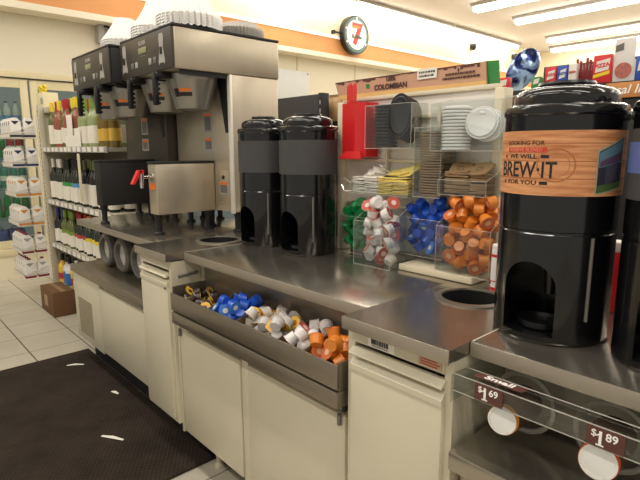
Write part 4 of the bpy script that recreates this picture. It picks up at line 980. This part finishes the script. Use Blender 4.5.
soda('green', BG('soda_green', (20, 130, 70)), capG, mat('soda_label', (40, 90, 60), .5)); soda('teal', BG('soda_teal', (60, 140, 130)), WHITE, WHITE); soda('clear', BG('soda_clear', (190, 200, 200)), capB, lbl); soda('red', BG('soda_red', (170, 40, 60)), capR, WHITE)
SB['green'][0]['category'] = 'bottle'
for key, z, nm in (('clear', 1.52, 'top'), ('green', 1.22, 'second'), ('teal', .92, 'third'), ('green', .62, 'fourth')):
    for k in range(9):
        kk = key if not (z == 1.22 and k > 5) else 'red'
        s = SB[kk]; loc = (-5.965, .72+k*.083, z+.0005)
        lb = '%s drink bottle on the cooler\'s %s shelf, %s from the left' % (kk, nm, ORD[k])
        if not s[1]: s[1] = True; s[0].location = loc; tag(s[0], lb, None, 'bottles on the cooler %s shelf' % nm)
        else: dup(s[0], loc, None, lb, 'bottles on the cooler %s shelf' % nm)
for k in range(4):
    y = .70+k*.165; m_ = [mat('pack_green', (30, 130, 80), .4), mat('pack_green', (30, 130, 80)), mat('pack_blue', (50, 70, 150), .4), mat('pack_blue', (50, 70, 150))][k]
    t = thing('drink_multipack', '%s shrink-wrapped multipack at the bottom of the cooler, %s one' % (['green', 'green', 'blue', 'blue'][k], ['left', 'right', 'left', 'right'][k]), 'multipack', (-6.0, y, .3305))
    part('pack', MB().box(-6.06, -5.93, y-.075, y+.075, .331, .49, .01), m_, t)
    part('handle', MB().tube([(-5.99, y-.05, .488), (-5.99, y-.03, .52), (-5.99, y+.03, .52), (-5.99, y+.05, .488)], .006, 6), m_, t)

# wall fittings
t = thing('wall_bracket', 'grey metal bracket with arm on the wall under the soffit, above the brewers', 'bracket', (XW, 2.2, 2.4))
part('plate', MB().box(XW+.001, XW+.10, 2.105, 2.165, 2.41, 2.60, .006), GREYLT, t); part('arm', MB().tube([(XW+.06, 2.15, 2.56), (XW+.09, 2.24, 2.50), (XW+.08, 2.47, 2.48)], .022, 10).box(XW+.001, XW+.14, 2.22, 2.48, 2.445, 2.48, .006), GREYLT, t)
part('cable', MB().tube([(XW+.05, 2.14, 2.595), (XW+.12, 2.20, 2.58), (XW+.12, 2.28, 2.5)], .012, 8), BLACK_M, t)
t = thing('notice_board', 'pale grey notice board on the far cream wall behind the urns', 'notice board', (XW, 4.8, 2.0))
part('board', MB().box(XW+.007, XW+.03, 4.2, 5.13, 2.0, 2.40, .003), mat('board_grey', (204, 206, 204), .5, var=.02), t)
for y in (4.25, 5.09): part('screw', MB().cyl((XW+.03, y, 2.37), (XW+.034, y, 2.37), .012, seg=10), GREY, t)

# round clock
cy_, cz_, R_ = 5.80, 2.965, .275
MX = Matrix.Rotation(pi/2, 4, 'Y')
t = thing('wall_clock', 'round black-rimmed clock with a red seven on the soffit', 'clock', (XS, cy_, cz_))
part('case', MB().lathe([(R_*.97, .0055), (R_, .012), (R_, .085), (R_*.985, .098), (R_*.9, .10)], (XS, cy_, cz_), 48, True, MX), BLACK, t)
part('green_ring', MB().lathe_closed([(R_*.76, .1003), (R_*.90, .1003), (R_*.90, .102), (R_*.76, .102)], (XS, cy_, cz_), 48, MX), mat('clock_green', (92, 128, 112), .5), t)
part('white_face', MB().lathe([(R_*.757, .1003), (R_*.753, .1035)], (XS, cy_, cz_), 48, True, MX), mat('clock_white', (250, 248, 244), .4, emit=.25), t)
fx = XS+.1038
m = MB(); m.merge(text_bm('7', .40, bold=.020, sx=1.05), T(fx, cy_+.005, cz_-.005) @ FACEX); part('numeral', m, mat('clock_red', (222, 70, 60), .5), t, 0)
m = MB(); m.box(fx, fx+.002, cy_-.105, cy_+.06, cz_+.095, cz_+.125); part('orange_bar', m, mat('clock_orange', (238, 150, 60), .5), t, 0)
m = MB(); m.merge(text_bm('ELEVEn', .068, bold=.004), T(fx+.0025, cy_, cz_-.03) @ FACEX); part('lettering', m, mat('clock_letter', (40, 92, 70), .5), t, 0)
for a in (pi/2, pi*7/6, pi*11/6, pi*.9):
    c, s = cos(a), sin(a); part('ring_gap', MB().hexa([(fx-.0015, cy_+R_*(.72*c-.05*s), cz_+R_*(.72*s+.05*c)), (fx+.0005, cy_+R_*(.72*c-.05*s), cz_+R_*(.72*s+.05*c)), (fx+.0005, cy_+R_*(.9*c-.05*s), cz_+R_*(.9*s+.05*c)), (fx-.0015, cy_+R_*(.9*c-.05*s), cz_+R_*(.9*s+.05*c)),
             (fx-.0015, cy_+R_*(.72*c+.05*s), cz_+R_*(.72*s-.05*c)), (fx+.0005, cy_+R_*(.72*c+.05*s), cz_+R_*(.72*s-.05*c)), (fx+.0005, cy_+R_*(.9*c+.05*s), cz_+R_*(.9*s-.05*c)), (fx-.0015, cy_+R_*(.9*c+.05*s), cz_+R_*(.9*s-.05*c))]), WHITE, t, 0)
part('bracket', MB().cyl((XS+.05, cy_-R_-.14, cz_-.005), (XS+.05, cy_-R_+.01, cz_-.005), .014, seg=10).box(XS+.006, XS+.06, cy_-R_-.16, cy_-R_-.13, cz_-.03, cz_+.02), BLACK_M, t)

for k, y in enumerate((9.1, 10.75)):
    t = thing('security_camera', 'small dark dome camera under the wall light strip, %s one' % ['nearer', 'farther'][k], 'security camera', (XS+.02, y, 3.27))
    part('mount', MB().box(XS-.0145, XS+.06, y-.03, y+.03, 3.27, 3.32, .006), WHITE, t); part('dome', MB().lathe([(.02, -.12), (.05, -.10), (.062, -.05), (.06, -.01), (.055, 0)], (XS+.045, y, 3.2695), 24), BLACK, t)

# ------------------------------------------------------------------ shelving behind the counter
t = thing('black_partition', 'black panelled back of a shelving unit behind the coffee urns', 'shelving unit', (-2.8, 2.25, 0))
part('panel', MB().box(-3.2, -2.41, 2.20, 2.24, .0, 1.635, .003), mat('black_panel', (44, 42, 42), .5, var=.06), t)
po = part('post', MB().box(-2.408, -2.372, 2.19, 2.25, 0, 1.64, .003), BLACK_M, t)
sl3 = MB()
for k in range(12): sl3.box(-2.395, -2.385, 2.1885, 2.1895, 1.02+k*.05, 1.045+k*.05)
part('slots', sl3, GREYLT, po, 0)
t = thing('snack_shelving', 'dark snack shelving behind the rack, beside the black panel', 'shelving unit', (-1.9, 2.4, 0))
part('frame', MB().box(-2.47, -1.3, 2.55, 2.58, 0, 1.48).box(-2.471, -2.46, 2.262, 2.549, 0, 1.48).box(-1.3, -1.285, 2.22, 2.549, 0, 1.48), BLACK_M, t)
for z in (.5, .9, 1.20, 1.47): part('shelf', MB().box(-2.459, -1.301, 2.262, 2.549, z-.025, z, .002), BLACK_M, t)
for k, (x, z, c, nm) in enumerate(((-2.385, 1.4705, (200, 160, 110), 'bagged tan bread loaf on top of snack shelving, left one'), (-2.26, 1.4705, (214, 178, 140), 'bagged pale bread loaf on top of snack shelving, right one'), (-2.385, 1.2005, (70, 66, 70), 'dark snack bag on the snack shelving, upper left'), (-2.26, 1.2005, (96, 92, 90), 'grey snack bag on the snack shelving, upper right'), (-2.385, .9005, (120, 60, 44), 'rust-coloured snack bag on the snack shelving, lower left'))):
    t = thing('snack_bag', nm, 'snack bag', (x, 2.32, z)); H_ = .15
    part('bag', MB().loft([[(x+sx*(.055 if f not in (0, 1) else .058), 2.32+sy*(.035*sin(pi*min(max(f, .06), .94))), z+H_*f) for sx, sy in ((-1, -.4), (-.6, -1), (.6, -1), (1, -.4), (1, .4), (.6, 1), (-.6, 1), (-1, .4))] for f in (0, .1, .3, .5, .7, .9, 1)]), mat('bag_%d' % k, c, .35, var=.15, scale=25), t)
    part('bag_seal', MB().box(x-.058, x+.058, 2.317, 2.323, z+H_-.001, z+H_+.016), mat('bag_seal_%d' % k, tuple(int(q*.8) for q in c), .4), t)

GZ = 1.64
t = thing('promo_gondola', 'black gondola of promotional packs behind the wood-print urn, orange header', 'shelving unit', (-.6, 3.2, 0))
part('body', MB().box(-1.75, .9, 3.0, 3.4, 0, GZ, .004), BLACK_M, t)
part('back_frame', MB().box(-1.54, .9, 3.36, 3.39, GZ+.0005, GZ+.17, .003), BLACK_M, t)
part('pale_insert', MB().box(-1.52, .88, 3.352, 3.3595, GZ+.01, GZ+.155), mat('insert_white', (226, 220, 212), .6), t)
hd = part('header_sign', MB().box(-1.03, .6, 2.985, 2.999, 1.555, 1.632, .002), mat('header_orange', (206, 140, 80), .6, var=.05), t)
m = MB(); m.merge(text_bm('cal Ind', .062, bold=.0005, sx=1.05, shear=.25), T(-.90, 2.9845, 1.594) @ FRONT); part('header_lettering', m, WINK, hd, 0)
def pack(x0, x1, y, h, m_, label, text=None, tm=None, cat='pack', name='snack_pack', panel=None):
    t = thing(name, label, cat, ((x0+x1)/2, y, GZ))
    b = part('box', MB().box(x0, x1, y, y+.05, GZ+.0008, GZ+h, .004), m_, t)
    if panel: part('print_panel', MB().hexa([(x0+.012, y-.0012, GZ+h*.38), (x1-.012, y-.0012, GZ+h*.46), (x1-.012, y-.0002, GZ+h*.46), (x0+.012, y-.0002, GZ+h*.38), (x0+.018, y-.0012, GZ+h*.78), (x1-.006, y-.0012, GZ+h*.86), (x1-.006, y-.0002, GZ+h*.86), (x0+.018, y-.0002, GZ+h*.78)]), panel, t)
    if text:
        m = MB(); m.merge(text_bm(text, (x1-x0)*.30, bold=.001), T((x0+x1)/2, y-.002, GZ+h*.62) @ FRONT @ Matrix.Rotation(.12, 4, 'Z')); part('lettering', m, tm, t, 0)
    return t
pr_ = mat('pack_bright_red', (216, 44, 48), .45); pg = mat('pack_leaf', (64, 150, 76), .5); pb = mat('pack_royal', (44, 84, 176), .45); pw = mat('pack_pale', (232, 224, 214), .5)
pack(-1.70, -1.60, 3.02, .055+.03, pr_, 'small red pack seen between the rack post and the urn lid', panel=pw)
pack(-1.455, -1.40, 3.02, .07, pg, 'green pack at the left end of the promotional row', panel=pw)
pack(-1.375, -1.312, 3.02, .115, pr_, 'red pizza pack left of the blue pack', 'PIZZA', pr_, panel=pw)
pack(-1.306, -1.250, 3.02, .115, pb, 'blue pizza pack between two red ones', 'PIZZA', pb, panel=pw)
pack(-1.244, -1.200, 3.02, .12, pw, 'white pack with red print beside the red candy sticks', 'PIZZA', pr_)
pack(-1.112, -1.022, 3.01, .145, pr_, 'tall red pizza pack with a yellow stripe beside the white poster', 'PIZZA', pr_, panel=pw)
pp = [o for o in bpy.data.objects if o.get('label', '').startswith('tall red pizza')][0]
part('yellow_stripe', MB().hexa([(-1.107, 3.0085, GZ+.028), (-1.028, 3.0085, GZ+.045), (-1.028, 3.0095, GZ+.045), (-1.107, 3.0095, GZ+.028), (-1.107, 3.0085, GZ+.045), (-1.028, 3.0085, GZ+.062), (-1.028, 3.0095, GZ+.062), (-1.107, 3.0095, GZ+.045)]), capY, pp, 0)
for k in range(7):
    x = -1.196+k*.0125; rz = (-.18+.06*k)
    m = MB().box(-.006, .006, -.006, .006, 0, .145-.012*(k % 3), .002)
    o = single('candy_stick', m, mat('stick_red', (150, 36, 40), .5, var=.4, scale=60), 'dark red wrapped candy stick, %s from the left beside the red pack' % ORD[k], 'candy stick', group='red candy sticks'); o.location = (x, 3.06, GZ+.001); o.rotation_euler = (.05, rz*.6, 0)
t = thing('poster_card', 'tall white poster card with a red cookie picture on the gondola', 'poster', (-.86, 3.03, GZ))
part('card', MB().box(-1.015, -.918, 3.02, 3.026, GZ+.0008, GZ+.215, .001), mat('poster_white', (226, 220, 214), .6, var=.02), t)
part('cookie_picture', MB().lathe([(.036, 0), (.040, .002)], (-.966, 3.0195, GZ+.055), 30, True, MY), mat('cookie_red', (188, 110, 100), .6, var=.35, scale=60), t)
part('printed_plate', MB().hexa([(-1.010, 3.0185, GZ+.150), (-.972, 3.0185, GZ+.158), (-.972, 3.0195, GZ+.158), (-1.010, 3.0195, GZ+.150), (-1.010, 3.0185, GZ+.182), (-.972, 3.0185, GZ+.194), (-.972, 3.0195, GZ+.194), (-1.010, 3.0195, GZ+.182)]), GREY, t)
pack(-.912, -.80, 3.02, .12, pb, 'blue and white pack at the right edge beside the poster', panel=pw)

# foil balloon
bx, by, bz = -2.60, 5.2, 2.09
t = thing('foil_balloon', 'shiny blue and silver oval foil balloon floating behind the rack', 'balloon', (bx, by, bz))
q = Matrix.Rotation(radians(46), 4, 'Z') @ Matrix.Rotation(radians(30), 4, 'Y') @ Matrix.Diagonal((.145, .07, .23, 1))
bb = MB(); tb = bmesh.new(); bmesh.ops.create_uvsphere(tb, u_segments=32, v_segments=20, radius=1); bb.merge(tb, T(bx, by, bz) @ q)
def foil():
    m = bpy.data.materials.new('blue_foil'); m.use_nodes = True; nt = m.node_tree; b = nt.nodes['Principled BSDF']; L = nt.links.new
    tc = nt.nodes.new('ShaderNodeTexCoord'); wv = nt.nodes.new('ShaderNodeTexNoise'); wv.inputs['Scale'].default_value = 5; wv.inputs['Distortion'].default_value = 1.5; L(tc.outputs['Object'], wv.inputs['Vector'])
    cr = nt.nodes.new('ShaderNodeValToRGB'); cr.color_ramp.elements[0].position = .44; cr.color_ramp.elements[1].position = .56; cr.color_ramp.elements[0].color = lin((24, 40, 92)); cr.color_ramp.elements[1].color = lin((170, 200, 236)); L(wv.outputs['Fac'], cr.inputs['Fac'])
    L(cr.outputs['Color'], b.inputs['Base Color']); b.inputs['Metallic'].default_value = .7; b.inputs['Roughness'].default_value = .2; return m
part('balloon', bb, foil(), t, 60)
part('string', MB().tube([(bx+.06, by, bz-.17), (bx+.07, by, 1.2), (bx+.07, by, .02)], .002, 5), PAPER, t); part('weight', MB().lathe([(.04, 0), (.045, .02), (.02, .05)], (bx+.07, by, .0005), 16), capB, t)

# narrow red-and-white sleeve behind the right urns
t = thing('cup_sleeve_box', 'narrow red box standing between the two right-hand urns', 'box', (-.36, 1.36, .9))
part('box', MB().box(-.435, -.392, 1.34, 1.39, .9008, 1.05, .003), RED, t); part('white_top', MB().box(-.434, -.393, 1.341, 1.389, 1.0503, 1.075, .003), PAPER, t)

for o_, used in list(CUPS.values()) + list(BOT.values()) + list(SB.values()):
    if not used:
        for c in list(o_.children):
            for g_ in list(c.children): bpy.data.objects.remove(g_)
            bpy.data.objects.remove(c)
        bpy.data.objects.remove(o_)

SC.view_settings.view_transform = 'Standard'; SC.view_settings.look = 'None'; SC.view_settings.exposure = -0.14; SC.view_settings.gamma = 1.0
SC.cycles.max_bounces = 8; SC.cycles.transparent_max_bounces = 24; SC.cycles.sample_clamp_indirect = 4
